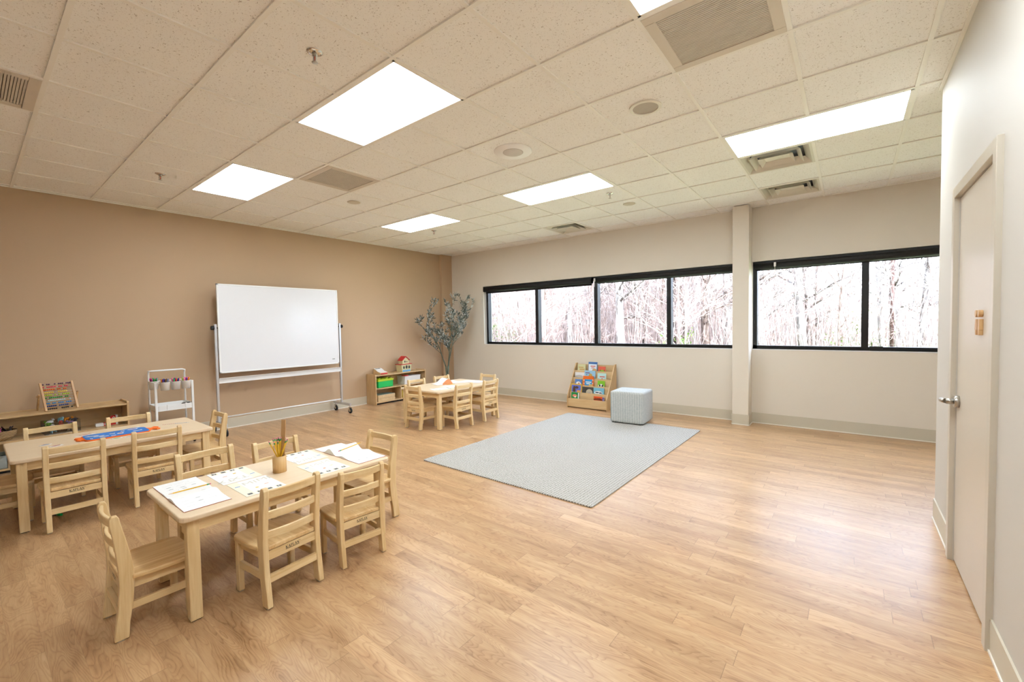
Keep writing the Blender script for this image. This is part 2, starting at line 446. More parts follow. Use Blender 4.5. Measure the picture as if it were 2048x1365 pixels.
# restroom sign of two wooden figures
sg = thing('restroom_sign', 'small wooden restroom sign of two standing figures on the door', 'sign', (XD+.004, 1.985, 1.335)); sg.scale = (1, .8, .84)
for k, (yy, girl) in enumerate(((-.034, 0), (.034, 1))):
    b = MB()
    if girl: pts = [(-.018, .028), (-.03, .03), (-.018, .09), (.018, .09), (.03, .03), (.018, .028), (.016, 0), (.003, 0), (.003, .028), (-.003, .028), (-.003, 0), (-.016, 0)]
    else: pts = [(-.022, .03), (-.024, .09), (.024, .09), (.022, .03), (.018, .028), (.018, 0), (.003, 0), (.002, .03), (-.002, .03), (-.003, 0), (-.018, 0), (-.018, .028)]
    b.prism([(yy+p, q) for p, q in pts], -.014, 0, axis=0); b.build('figure_body', TOYW, sg, bevel=.0015)
    MB().prism([(yy+.021*math.cos(a*PI/8), .121+.02*math.sin(a*PI/8)) for a in range(16)], -.016, 0, axis=0).build('figure_head', TOYW, sg, bevel=.0015)

# windows
FR = plain('black_window_frame', srgb(3, 3, 5), .4, var=.02)
FRB = plain('frame_side_metal', srgb(34, 40, 56), .25, .3)
fy0, fy1 = YW+.05, YW+.15
def window(name, x0, x1, mull, label):
    o = MB(); t_ = .05
    o.box((x0, fy0, WZ0), (x0+t_, fy1, WZ1)); o.box((x1-t_, fy0, WZ0), (x1, fy1, WZ1))
    o.box((x0, fy0, WZ0), (x1, fy1, WZ0+.045)); o.box((x0, fy0, WZ1-.06), (x1, fy1, WZ1))
    fr = S(o, name, FR, label)
    for m in mull: MB().box((m-.034, fy0-.004, WZ0+.04), (m+.034, fy1, WZ1-.05)).build('mullion', FR, fr)
    g = MB(); xs = [x0+t_]+[v for m in mull for v in (m-.034, m+.034)]+[x1-t_]
    for a, b in zip(xs[::2], xs[1::2]): g.box((a, fy1-.05, WZ0+.04), (b, fy1-.044, WZ1-.055))
    g.build('glass', GLASS, fr)
    MB().box((x0, YW-.004, WZ0-.012), (x1, YW+.05, WZ0)).build('sill', plain('white_sill', srgb(238, 238, 240), .35, var=.01), fr)
    return fr
window('window_1', OP[0][0]+.035, OP[0][1], (2.325, 3.575, 4.83), 'long black framed window left of the column')
window('window_2', OP[1][0]+.0, OP[1][1], (7.20, ), 'black framed window right of the column')
def shade(x0, x1, label, low, zc=2.165):
    o = thing('roller_shade', label, 'window shade', ((x0+x1)/2, YW+.02, zc), group='rolled-up black window shades')
    w_ = (x1-x0)/2
    MB().cyl((-w_, 0, 0), (w_, 0, 0), .046, n=20).build('roll', BLACK, o)
    b = MB(); b.box((-w_, -.03, .0), (w_, .03, .062)); b.build('cassette', BLACK, o)
    MB().box((-w_+.02, .024, -.075 if low else -.055), (w_-.02, .034, -.06 if low else -.04)).build('bottom_bar', BLACK, o)
    if low: MB().box((-w_+.02, .028, -.06), (w_-.02, .030, -.02)).build('cloth', BLACK, o)
    MB().box((-w_-.006, -.035, -.04), (-w_, .035, .064)).build('end_bracket', BLACK, o)
    c = MB()
    return o
shade(1.01, 3.52, 'black rolled-up window shade over the two leftmost window panes', True)
SH2 = shade(3.60, 5.76, 'black rolled-up window shade over the two panes left of the column', False)
SH3 = shade(6.02, 8.58, 'black rolled-up window shade over the window right of the column', False)
def shade_clip(sh, x):
    b = MB().box((x-.012, -.065, -.02), (x+.012, -.05, .035)); b.cyl((x, -.06, -.115), (x, -.06, -.015), .003, n=6)
    b.build('white_clip', WHITEP, sh)
shade_clip(SH2, -1.085); shade_clip(SH3, -1.04)
tag(MB().tube([(.985, YW-.02, 2.13), (.982, YW-.03, 1.7), (.965, YW-.035, 1.3), (.945, YW-.036, 1.22), (.925, YW-.035, 1.3), (.94, YW-.03, 1.7), (.975, YW-.02, 2.13)], .0022, 6).build('window_blind_chain', plain('bead_chain_metal', srgb(205, 200, 188), .4)), 'thin looped bead chain hanging left of the long window', 'chain')
tag(MB().box((7.245, YW+.005, WZ0), (7.37, YW+.045, WZ0+.055)).build('sill_box', BLACK, bevel=.004), 'small black box standing on the sill of the right window', 'box')

# ------------------------------------------------------------------ ceiling fittings
LIT = emis('light_diffuser', (.85, .94, 1, 1), 14.2)
for i, (r, c) in enumerate(LIGHTS):
    x0, y0, _, y1 = cell(r, c+1); x1 = cell(r, c)[2]
    lab = {(1, -5): 'bright ceiling light panel at the top edge beside the large return grille', (1, -1): 'largest bright ceiling light panel, nearest the camera',
           (1, 3): 'bright ceiling light panel above the whiteboard', (5, -5): 'long bright ceiling light panel beside the square air diffuser at right',
           (5, -1): 'bright ceiling light panel in front of the long window', (5, 3): 'small bright ceiling light panel farthest toward the tan wall corner'}.get((r, c), 'bright ceiling light panel behind the camera')
    o = thing('ceiling_light', lab, 'ceiling light', ((x0+x1)/2, (y0+y1)/2, H), group='ceiling light panels')
    a, b = U-.012, U/2-.012
    f = MB()
    for q in ((-a, -b, a, -b+.016), (-a, b-.016, a, b), (-a, -b, -a+.016, b), (a-.016, -b, a, b)): f.box((q[0], q[1], -.003), (q[2], q[3], .012))
    f.build('frame', TBAR, o)
    MB().box((-a+.016, -b+.016, .001), (a-.016, b-.016, .006)).build('diffuser', LIT, o)
VENT = plain('vent_paint', srgb(214, 202, 186), .45, var=.01)
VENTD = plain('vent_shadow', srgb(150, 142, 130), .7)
for i, (r, c) in enumerate(RET):
    x0, y0, x1, y1 = cell(r, c)
    lab = ['large square return air grille at the top edge right of centre', 'square return air grille between the ceiling lights above the whiteboard', 'dark square return air grille at the left edge of the ceiling'][i]
    o = thing('return_grille', lab, 'air vent', ((x0+x1)/2, (y0+y1)/2, H), group='square return air grilles')
    a = U/2-.012; f = MB(); w_ = .055
    for q in ((-a, -a, a, -a+w_), (-a, a-w_, a, a), (-a, -a+w_, -a+w_, a-w_), (a-w_, -a+w_, a, a-w_)): f.box((q[0], q[1], -.006), (q[2], q[3], .012))
    f.build('frame', VENT, o, bevel=.003)
    s = MB(); n = 34
    for k in range(n):
        y = -a+w_+(k+.5)*(2*(a-w_))/n
        s.box((-a+w_, y-.0052, -.001), (a-w_, y+.0052, .004))
    s.build('louvres', plain('louvre_paint', srgb(206, 196, 182), .5), o)
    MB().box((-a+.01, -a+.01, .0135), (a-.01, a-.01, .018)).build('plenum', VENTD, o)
for i, (r, c) in enumerate(DIF):
    x0, y0, x1, y1 = cell(r, c)
    lab = ['square louvred air diffuser touching the long light panel at right', 'square louvred air diffuser nearest the right window', 'square louvred air diffuser above the long window'][i]
    o = thing('air_diffuser', lab, 'air vent', ((x0+x1)/2, (y0+y1)/2, H), group='square louvred air diffusers')
    a = U/2-.012; CONE = plain('diffuser_paint', srgb(222, 216, 200), .4, var=.01)
    def ring(mb, ao, zo, ai, zi):
        for k in range(4):
            c_, s_ = math.cos(k*PI/2), math.sin(k*PI/2); R2 = lambda x, y, z: (x*c_-y*s_, x*s_+y*c_, z)
            mb.quad(R2(-ao, -ao, zo), R2(ao, -ao, zo), R2(ai, -ai, zi), R2(-ai, -ai, zi))
    f = MB(); ring(f, a, 0, a-.02, 0); ring(f, a-.02, 0, a-.075, .055); f.build('outer_cone', CONE, o, solid=.0015)
    f = MB(); ring(f, a-.085, -.004, a-.13, .05); f.build('middle_cone', CONE, o, solid=.0015)
    f = MB(); ring(f, a-.15, -.006, a-.19, .035); f.box((-(a-.19), -(a-.19), .034), (a-.19, a-.19, .037)); f.build('centre_cone', CONE, o)
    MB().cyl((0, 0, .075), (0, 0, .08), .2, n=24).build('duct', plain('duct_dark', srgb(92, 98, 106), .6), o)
def ctile(r, c): x0, y0, x1, y1 = cell(r, c); return ((x0+x1)/2, (y0+y1)/2, H+.006)
o = thing('ceiling_speaker', 'round white ceiling speaker with perforated centre', 'speaker', ctile(3, -1))
MB().lathe([(.001, -.012), (.165, -.012), (.172, -.004), (.172, 0)], 40).build('ring', plain('speaker_white', srgb(253, 252, 250), .5, var=.01), o)
MB().lathe([(.001, -.0165), (.085, -.0155), (.092, -.012)], 32).build('grille', plain('speaker_grille', srgb(214, 208, 202), .7), o)
o = thing('recessed_downlight', 'round unlit downlight with pale ring near the return grille', 'downlight', ctile(3, -3))
f = MB(); n = 36
for k in range(n):
    a, b = 2*PI*k/n, 2*PI*(k+1)/n
    for (ra, za), (rb, zb) in (((.112, 0), (.112, -.01)), ((.112, -.01), (.09, -.012)), ((.09, -.012), (.088, 0))):
        f.quad((ra*math.cos(a), ra*math.sin(a), za), (ra*math.cos(b), ra*math.sin(b), za), (rb*math.cos(b), rb*math.sin(b), zb), (rb*math.cos(a), rb*math.sin(a), zb))
f.build('ring', plain('ring_cream', srgb(232, 226, 212), .35), o)
MB().cyl((0, 0, -.005), (0, 0, 0), .089, n=32).build('lens', plain('lens_brown', srgb(178, 166, 150), .5), o)
for (x, y), l in (((GX-3.57*U, 3.42*U), 'small flush round ceiling cap right of the middle return grille'), ((GX+.68*U, 7.34*U), 'faint flush round ceiling cap beyond the light panel by the long window')):
    o = MB().lathe([(.001, -.006), (.07, -.006), (.078, -.003), (.08, 0)], 28, (x, y, H+.006)).build('ceiling_disc', plain('cap_beige', srgb(206, 195, 176), .6))
    tag(o, l, 'ceiling cap', 'flush round ceiling caps')
spr = None
for i, ((x, y), l) in enumerate((((GX+.5*U, .5*U), 'largest chrome sprinkler head nearest the camera'), ((GX-4.45*U, .47*U), 'chrome sprinkler head left of the lights above the tan wall'),
                                ((GX-4.34*U, 6.26*U), 'small sprinkler head beside the farthest light panel'), ((GX+.69*U, 6.37*U), 'small sprinkler head right of the light panel by the long window'))):
    if spr is None:
        spr = o = thing('fire_sprinkler', l, 'sprinkler', group='ceiling fire sprinklers')
        MB().lathe([(.001, -.008), (.02, -.012), (.038, -.006), (.044, -.001), (.044, 0)], 24).build('escutcheon', CHROME, o)
        b = MB().lathe([(.014, -.004), (.014, -.022), (.01, -.024), (.006, -.026)], 16)
        b.tube([(.012, 0, -.02), (.015, 0, -.04), (.004, 0, -.056)], .0028, 8).tube([(-.012, 0, -.02), (-.015, 0, -.04), (-.004, 0, -.056)], .0028, 8)
        b.lathe([(.001, -.056), (.017, -.058), (.017, -.060), (.001, -.061)], 16); b.build('head', STEEL, o)
        MB().cyl((0, 0, -.026), (0, 0, -.054), .003, n=8).build('glass_bulb', plain('bulb_red', srgb(190, 60, 30), .2), o)
    else: o = copy_tree(spr); o['label'] = l
    o.location = (x, y, H+.006); o.rotation_euler = (0, 0, .6*i)

# ------------------------------------------------------------------ tables
def table(label, x0, y0, x1, y1, group='child height wooden tables', h=.53):
    o = thing('classroom_table', label, 'table', ((x0+x1)/2, (y0+y1)/2, 0), group=group)
    a, b = (x1-x0)/2, (y1-y0)/2
    MB().prism(rrect(-a, -b, a, b, .035), h-.026, h).build('tabletop', WTOP, o, bevel=.007, seg=3)
    i = .03; L_ = .052
    for q in ((-a+i+.01, -a+i+.03), (a-i-.03, a-i-.01)): MB().box((q[0], -b+i+L_, h-.09), (q[1], b-i-L_, h-.026)).build('side_apron', WY, o)
    for q in ((-b+i+.01, -b+i+.03), (b-i-.03, b-i-.01)): MB().box((-a+i+L_, q[0], h-.09), (a-i-L_, q[1], h-.026)).build('end_apron', WX, o)
    for sx in (-1, 1):
        for sy in (-1, 1):
            cx, cy = sx*(a-i-L_/2), sy*(b-i-L_/2)
            MB().box((cx-L_/2, cy-L_/2, .004), (cx+L_/2, cy+L_/2, h-.026)).build('leg', WZ, o, bevel=.004)
            MB().box((cx-L_/2+.006, cy-L_/2+.006, 0), (cx+L_/2-.006, cy+L_/2-.006, .005)).build('foot_pad', BLKRUB, o)
    return o
TA = table('light wooden table holding the pencil cup and worksheets, nearest the camera', 3.94, -.39, 4.58, .785)
TB = table('light wooden table holding the blue and orange fish board', 1.665, -.825, 2.475, .395)
TC = table('light wooden table in the far corner near the plant', 1.87, 2.93, 2.705, 4.17)

# ------------------------------------------------------------------ chairs
LET = {  # strokes of the stamped letters, unit height 1, thick and thin lines with serifs
 'K': (.92, [((.14, 0), (.14, 1), .16), ((.14, .42), (.78, 1), .07), ((.3, .55), (.8, 0), .16), ((0, 0), (.3, 0), .05), ((0, 1), (.3, 1), .05), ((.58, 0), (.92, 0), .05), ((.6, 1), (.88, 1), .05)]),
 'A': (.92, [((.12, 0), (.46, 1), .07), ((.46, 1), (.78, 0), .16), ((.22, .32), (.66, .32), .06), ((0, 0), (.26, 0), .05), ((.6, 0), (.94, 0), .05)]),
 'P': (.74, [((.14, 0), (.14, 1), .16), ((.14, .97), (.5, .97), .07), ((.5, .97), (.62, .75), .13), ((.62, .75), (.5, .5), .13), ((.5, .47), (.14, .47), .06), ((0, 0), (.3, 0), .05)]),
 'L': (.68, [((.14, 0), (.14, 1), .16), ((0, 1), (.3, 1), .05), ((0, .03), (.62, .03), .06), ((.62, 0), (.64, .25), .06)]),
 'N': (.9, [((.14, 0), (.14, 1), .07), ((.14, 1), (.72, 0), .16), ((.74, 0), (.74, 1), .07), ((0, 0), (.28, 0), .05), ((.6, 1), (.88, 1), .05)])}
def logo_mesh(h, w, P):
    mb = MB(); x = 0; tot = sum(LET[c][0]+.08 for c in 'KAPLAN')
    sx = w/tot
    for ch in 'KAPLAN':
        adv, st = LET[ch]
        for (ax, ay), (bx, by), th in st:
            dx, dy = (bx-ax), (by-ay); l = math.hypot(dx, dy); th *= 1.2; nx, ny = -dy/l*th/2, dx/l*th/2
            pts = [(ax+nx, ay+ny), (ax-nx, ay-ny), (bx-nx, by-ny), (bx+nx, by+ny)]
            mb.quad(*[P((x+p)*sx-w/2, q*h) for p, q in pts])
        x += adv+.08
    mb.quad(*[P(p, q) for p, q in ((-w/2, -.16*h), (w/2, -.16*h), (w/2, -.3*h), (-w/2, -.3*h))])
    mb.quad(*[P(p, q) for p, q in ((w/2+.001, .95*h), (w/2+.006, .95*h), (w/2+.006, 1.08*h), (w/2+.001, 1.08*h))])
    return mb
def make_chair():
    o = thing('wooden_chair', '', 'chair', group='small ladder-back wooden chairs')
    wd = .1625; pt = .03
    # rear posts: side profile in y,z
    front = [(-.106, .006), (-.100, .08), (-.085, .17), (-.077, .26), (-.077, .34), (-.088, .42), (-.103, .50), (-.118, .575), (-.122, .6)]
    back = [(-.150, .614), (-.158, .6), (-.158, .57), (-.148, .50), (-.140, .42), (-.134, .34), (-.134, .26), (-.140, .17), (-.152, .08), (-.160, .006)]
    prof = front+[(-.130, .614)]+back
    for s_ in (-1, 1):
        xa = s_*wd; xb = s_*(wd-pt)
        MB().prism(prof, min(xa, xb), max(xa, xb), axis=0).build('back_post', WZ, o, bevel=.004)
        MB().box((min(xa, xb)-(.0 if s_ > 0 else 0), .128, .006), (max(xa, xb), .16, .285)).build('leg', WZ, o, bevel=.003)
        for y in (-.136, .144): MB().box((s_*(wd-pt/2)-.011, y-.012, 0), (s_*(wd-pt/2)+.011, y+.012, .007)).build('foot_glide', STEEL, o)
        MB().box((s_*(wd-.024)-.008, -.1, .236), (s_*(wd-.024)+.008, .13, .282)).build('side_rail', WY, o)
        MB().box((s_*(wd-.016)-.008, -.1, .135), (s_*(wd-.016)+.008, .13, .17)).build('side_stretcher', WY, o)
    # seat: dished board with rounded front corners
    pts = [(-.131, -.128), (.131, -.128), (.131, -.09), (.168, -.084), (.178, -.02), (.18, .09), (.175, .14), (.16, .165), (.12, .176), (0, .18), (-.12, .176), (-.16, .165), (-.175, .14), (-.18, .09), (-.178, -.02), (-.168, -.084), (-.131, -.09)]
    MB().prism(pts, .285, .308).build('seat', WSEAT, o, bevel=.006, seg=3)
    # curved slats
    for zc, hh in ((.578, .044), (.468, .042), (.362, .042)):
        mb = MB(); n = 8; ring = []
        yb = {.578: -.142, .468: -.127, .362: -.112}[zc]
        outer = []; inner = []
        for k in range(n+1):
            u_ = -1+2*k/n; x = u_*(wd-pt+.006); bow = -.016*(1-u_*u_)
            outer.append((x, yb-.009+bow)); inner.append((x, yb+.007+bow))
        poly = outer+inner[::-1]
        mb.prism(poly, zc-hh/2, zc+hh/2, axis=2, sm=False); mb.build('back_slat', WX, o, bevel=.005)
    MB().box((-wd+pt, -.127, .236), (wd-pt, -.11, .282)).build('rear_rail', WX, o)
    MB().box((-wd+pt, .14, .24), (wd-pt, .156, .282)).build('front_rail', WX, o)
    MB().box((-wd+pt, -.140, .125), (wd-pt, -.122, .163)).build('rear_stretcher', WX, o)
    logo_mesh(.015, .078, lambda x, z: (x, -.1276, .258+z)).build('stamped_logo', LOGO, o)
    return o
base_chair = make_chair()
first = [True]
def chair(x, y, rz, s, label):
    sx = 1
    if isinstance(s, tuple): s, sx = s
    global base_chair
    o = base_chair if first[0] else copy_tree(base_chair)
    first[0] = False
    o.location = (x, y, 0); o.rotation_euler = (0, 0, rz); o.scale = (s*sx, s, s); o['label'] = label
R_, L_, N_, F_ = PI/2, -PI/2, 0, PI     # facing -x, +x, +y, -y
CH = 'small wooden chair '
chair(4.585, .046, R_+.09, (1.01, .95), CH+'nearest the camera on the room side of the worksheet table')
chair(4.595, .485, R_-.09, (.94, .93), CH+'farther one on the room side of the worksheet table')
chair(4.29, -.465, N_, (.95, .97), CH+'seen from the side at the near end of the worksheet table')
chair(3.80, -.02, L_, 1.02, CH+'tucked behind the open workbook end of the worksheet table')
chair(3.82, .42, L_, .98, CH+'tucked behind the pencil cup')
chair(4.23, .83, F_, (1.0, 1.04), CH+'at the far end of the worksheet table facing the camera')
chair(2.46, -.515, R_, 1.01, CH+'nearest the camera at the fish board table, back to the room')
chair(2.405, -.02, R_-.05, 1.0, CH+'beside the right half of the fish board, back to the room')
chair(2.02, -.87, N_, 1.0, CH+'cut by the left edge of the picture at the fish board table')
chair(1.675, -.545, L_, 1.0, CH+'in front of the clear toy bin, behind the fish board table')
chair(1.695, -.03, L_, 1.0, CH+'between the red toy and the fish board table')
chair(2.14, .41, F_, 1.0, CH+'at the far end of the fish board table beside the whiteboard foot')
chair(2.30, 2.95, N_, .99, CH+'at the near left end of the far corner table')
chair(2.69, 3.29, R_, 1.0, CH+'nearer of two facing away from the rug at the far table')
chair(2.69, 3.86, R_, 1.0, CH+'farther of two facing away from the rug at the far table')
chair(1.92, 3.31, L_, 1.0, CH+'in front of the white bin at the far corner table')
chair(1.92, 3.83, L_, 1.0, CH+'in front of the plant trunk at the far corner table')
chair(2.30, 4.26, F_, 1.0, CH+'at the window end of the far corner table')

# ------------------------------------------------------------------ things on the tables
ZT = .5306
def workbook(name, label, x, y, w_, l_, rz=0, curl=0, seed=0, flip=1):
    # spine along local y; pages to either side in x; drawn marks are part of the page mesh
    rnd = random.Random(seed)
    o = thing(name, label, 'book', (x, y, ZT), rz, 'open workbooks on the tables')
    cov = MB(); cov.box((-w_, -l_/2, 0), (w_, l_/2, .0012)); cov.build('cover', plain('book_cover_rust', srgb(196, 120, 84), .5), o)
    n = 14; pg = MB()
    def zz(u): # height over the page, u 0..1 from the spine
        return .003+.009*math.exp(-((u-.22)/.2)**2)*(1-math.exp(-u*18))+curl*math.exp(-((u-.3)/(.3 if curl > .05 else .17))**2)*(1-math.exp(-u*16))
    for s_ in (-1, 1):
        cc = 1 if s_ == flip else .0
        Z = [(.0025+(zz(k/n)-.003)*(1 if cc else .35)) for k in range(n+1)]
        b = pg.verts([(s_*(w_-.003)*k/n, yy, Z[k]) for k in range(n+1) for yy in (-l_/2+.002, l_/2-.002)])
        for k in range(n): pg.face([b+2*k, b+2*k+2, b+2*k+3, b+2*k+1][::s_], 0, True)
        b = pg.verts([(s_*(w_-.003)*k/n, yy, zz0) for k in range(n+1) for yy, zz0 in ((-l_/2+.002, Z[k]), (-l_/2+.002, .001))])
        for k in range(n): pg.face([b+2*k, b+2*k+1, b+2*k+3, b+2*k+2], 3 if (curl > .05 and cc and k < n*.62) else 0)
        # printed lines
        for r in range(5):
            u0 = .14+.16*r
            for k in range(3):
                ya = -l_/2+.03+k*(l_-.05)/3; yb = ya+(l_-.05)/3*rnd.uniform(.4, .9)
                uu = u0+rnd.uniform(-.02, .02); zi = Z[int(uu*n)]*.5+Z[min(n, int(uu*n)+1)]*.5+.0009
                xx = s_*(w_-.003)*uu
                pg.quad((xx-.0007, ya, zi), (xx+.0007, ya, zi), (xx+.0007, yb, zi), (xx-.0007, yb, zi), 1)
                if rnd.random() < .45:
                    pg.quad((xx-.006, yb, zi), (xx+.006, yb, zi), (xx+.006, yb+.0012, zi), (xx-.006, yb+.0012, zi), 1)
                if rnd.random() < .25:
                    pg.quad((xx-.006, ya+.01, zi), (xx-.002, ya+.01, zi), (xx-.002, ya+.03, zi), (xx-.006, ya+.03, zi), 2)
    pg.build('pages', [PAPER, INK, INKD, plain('page_back_orange', srgb(226, 150, 100), .6)], o)
    return o
workbook('open_workbook', 'open white workbook at the near end of the worksheet table', 4.215, -.252, .285, .208, 0, .004, 1)
workbook('open_workbook', 'open white workbook with a lifted page at the far end of the worksheet table', 4.255, .675, .287, .21, .0, .03, 2, -1)
PENY = plain('pencil_yellow', srgb(226, 178, 44), .4); PENG = plain('ferrule_green', srgb(70, 150, 80), .35); PENT = plain('sharpened_wood', srgb(222, 184, 138), .6)
def make_pencil():
    o = thing('pencil', '', 'pencil', group='yellow pencils')
    MB().tube([(0, 0, -.085), (0, 0, .070)], .0036, 6, sm=False).build('body', PENY, o)
    MB().tube([(0, 0, .070), (0, 0, .0832)], .0038, 12).build('ferrule', PENG, o)
    MB().tube([(0, 0, .0832), (0, 0, .0895), (0, 0, .091)], [.0036, .0036, .0025], 12).build('eraser', PINK, o)
    MB().tube([(0, 0, -.085), (0, 0, -.104)], [.0036, .0006], 6).build('tip', PENT, o)
    return o
pen0 = make_pencil(); pf = [True]
def pencil(loc, direc, label, group):
    o = pen0 if pf[0] else copy_tree(pen0); pf[0] = False
    o.location = loc; o.rotation_mode = 'QUATERNION'; o.rotation_quaternion = Vector(direc).to_track_quat('Z', 'Y'); o['label'] = label; o['group'] = group
    return o
pencil((4.194, -.24, ZT+.0165), (0.0, 1, .0), 'yellow pencil lying along the fold of the nearest workbook', 'pencils lying on the tables')
pencil((4.24, .69, ZT+.037), (.06, -1, -.10), 'yellow pencil lying on the lifted page of the far workbook', 'pencils lying on the tables')
pencil((2.275, 3.56, ZT+.004), (-.1, 1, 0), 'yellow pencil lying beside the worksheets on the far corner table', 'pencils lying on the tables')
# pencil cup
cup = thing('pencil_cup', 'round wooden cup full of pencils on the worksheet table', 'cup', (4.257, .20, ZT))
cu = MB(); n = 28; R0 = .039
cu.lathe([(.0, 0), (R0, 0), (R0, .1), (R0-.004, .101), (R0-.004, .012), (.0, .012)], n); cu.build('cup_wall', PENW, cup)
rnd = random.Random(5)
for k in range(15):
    a = 2*PI*k/15+rnd.uniform(-.15, .15); rr = rnd.uniform(.012, .029) if k % 3 else .006
    bx, by = -math.cos(a)*rr*.7, -math.sin(a)*rr*.7; tx, ty = math.cos(a)*rr*1.9, math.sin(a)*rr*1.9
    d_ = Vector((tx-bx, ty-by, .175)).normalized(); L0 = Vector((4.257+bx, .20+by, ZT+.018))+d_*.106
    pencil(L0, d_, 'yellow pencil standing eraser up in the wooden cup', 'pencils in the cup')
ru = thing('wooden_ruler', 'wooden ruler standing among the pencils in the cup', 'ruler', (4.262, .213, ZT+.016)); ru.rotation_euler = (-.06, .03, .62)
MB().box((-.0135, -.0022, 0), (.0135, .0022, .305)).build('blade', TOYW, ru)
mk = MB()
for k in range(30): mk.box((-.0135, -.0025, .008+k*.0098), (-.0135+(.010 if k % 5 == 0 else .005), -.0022, .0086+k*.0098))
mk.build('tick_marks', INKD, ru)
def text_verts(word, size):
    cv = bpy.data.curves.new('t', 'FONT'); cv.body = word; cv.size = size
    ob = bpy.data.objects.new('t', cv); COL.objects.link(ob)
    dg = bpy.context.evaluated_depsgraph_get(); me = bpy.data.meshes.new_from_object(ob.evaluated_get(dg))
    vs = [tuple(v.co) for v in me.vertices]; fs = [tuple(p.vertices) for p in me.polygons]
    bpy.data.objects.remove(ob); bpy.data.curves.remove(cv); bpy.data.meshes.remove(me); return vs, fs
def sheet(label, x, y, rz, w_=.285, l_=.208, word='MI', band=1, accent=0, z=ZT, seed=0):
    # w_ along local x, l_ along local y
    rnd = random.Random(seed)
    mb = MB(); mb.box((-w_/2, -l_/2, 0), (w_/2, l_/2, .0009), 0); zz = .0013
    q = lambda x0, y0, x1, y1, mi, dz=0: mb.quad((x0, y0, zz+dz), (x1, y0, zz+dz), (x1, y1, zz+dz), (x0, y1, zz+dz), mi)
    q(-w_/2, -l_/2, w_/2, -l_/2+.052, 1)
    for k in range(4):
        xc = -w_/2+.04+k*.066; yc = l_/2-.035-.0*k
        yc = -l_/2+.028+k*.05 ; xc = w_/2-.03
        q(xc-.021, yc-.019, xc+.021, yc+.019, 1, .0002); q(xc-.013, yc-.012, xc+.013, yc+.012, 3, .0004)
        if k % 2: q(xc-.008, yc-.003, xc+.006, yc+.001, 0, .0006)
    q(.02+.008, -.02, .045, -.004, 4+accent, .0002); q(.01, .035, .018, .058, 5-accent, .0002)
    q(-.06, -l_/2+.012, -.05, -l_/2+.038, 6, .0002)
    vs, fs = text_verts(word, .075)
    for cx, cy in ((-.05, -l_/2+.055), (-.06, .03)):
        b = mb.verts([(cx+vy*-1+.0, cy+vx, zz+.0003) for vx, vy, _ in [(v[0], v[1], 0) for v in vs]])
        for f_ in fs: mb.face([b+i for i in f_], 2)
    for k in range(4): q(-w_/2+.02, -l_/2+.06+k*.036, -w_/2+.0215, -l_/2+.085+k*.036, 2)
    o = mb.build('worksheet', [PAPER, CREAM, plain('pale_ink', srgb(214, 208, 192), .7), INKD, YELLOW, plain('crayon_orange', srgb(226, 150, 100), .6), plain('crayon_blue', srgb(80, 130, 205), .6)])
    o.location = (x, y, z); o.rotation_euler = (0, 0, rz)
    return tag(o, label, 'worksheet', 'printed worksheets on the tables')
sheet('printed worksheet with cream band lying left of the pencil cup, on the tan wall side', 4.097, .003, PI, word='TX', seed=1)
sheet('printed worksheet with a yellow spot lying left of the pencil cup, on the chair side', 4.395, .013, 0, word='MI', seed=2)
sheet('printed worksheet partly behind the pencil cup beside the far workbook', 4.075, .437, PI, word='MI', accent=1, seed=3)
sheet('printed worksheet with two blue squares beside the far workbook', 4.395, .408, 0, word='MI', accent=1, seed=4)
sheet('printed worksheet with dark squares at the near end of the far corner table', 2.50, 3.17, 1.2, word='MI', seed=5)
sheet('printed worksheet half under the curled book on the far corner table', 2.44, 3.42, .2, word='MI', accent=1, seed=6)
workbook('open_workbook', 'open book with a tall curled orange-backed page on the far corner table', 2.16, 3.66, .27, .22, 1.25, .075, 7, -1)
workbook('open_workbook', 'flat open book at the window end of the far corner table', 2.33, 3.98, .2, .22, 0.12, .002, 8)

# fish shaped magnetic board and loose picture magnets
fb = thing('fish_play_board', 'blue play board with orange fish head and tail ends', 'toy', (2.06, -.20, ZT)); fb.scale = (1, .9, 1)
MB().prism(rrect(-.125, -.235, .125, .235, .045), .0, .010).build('backing', ORANGE, fb, bevel=.002)
MB().prism(rrect(-.116, -.226, .116, .226, .04), .010, .013).build('felt_panel', BLUE, fb)
MB().prism([(-.06, .23), (-.03, .262), (-.075, .30), (-.03, .325), (.02, .31), (.05, .32), (.07, .29), (.03, .262), (.06, .23)][::-1], .001, .009).build('tail', ORANGE, fb)
MB().prism([(-.07, -.23), (-.085, -.27), (-.04, -.285), (0, -.262), (.035, -.285), (.075, -.26), (.06, -.23)], .001, .009).build('head', ORANGE, fb)
rnd = random.Random(11)
MC = [plain('magnet_grey', srgb(150, 146, 142), .5), plain('magnet_brown', srgb(128, 92, 66), .5), plain('magnet_orange', srgb(222, 120, 60), .5), plain('magnet_green', srgb(110, 186, 80), .5), plain('magnet_red', srgb(170, 60, 50), .5), plain('magnet_blue', srgb(70, 90, 160), .5)]
MAG = [(-.02, -.17, 'long pale grey', 0, .07, .016), (.03, -.13, 'thin grey', 0, .06, .012), (.07, -.10, 'narrow white and grey', 0, .05, .010), (.09, -.19, 'tiny brown', 1, .014, .014), (.0, -.03, 'pale speckled', 0, .035, .012),
       (.04, .02, 'round orange centred', 2, .04, .022), (-.045, .05, 'small orange', 2, .024, .014), (-.06, .13, 'long orange and brown', 2, .07, .012), (.03, .15, 'brown striped', 1, .06, .012), (.095, -.04, 'slim white', 0, .03, .01)]
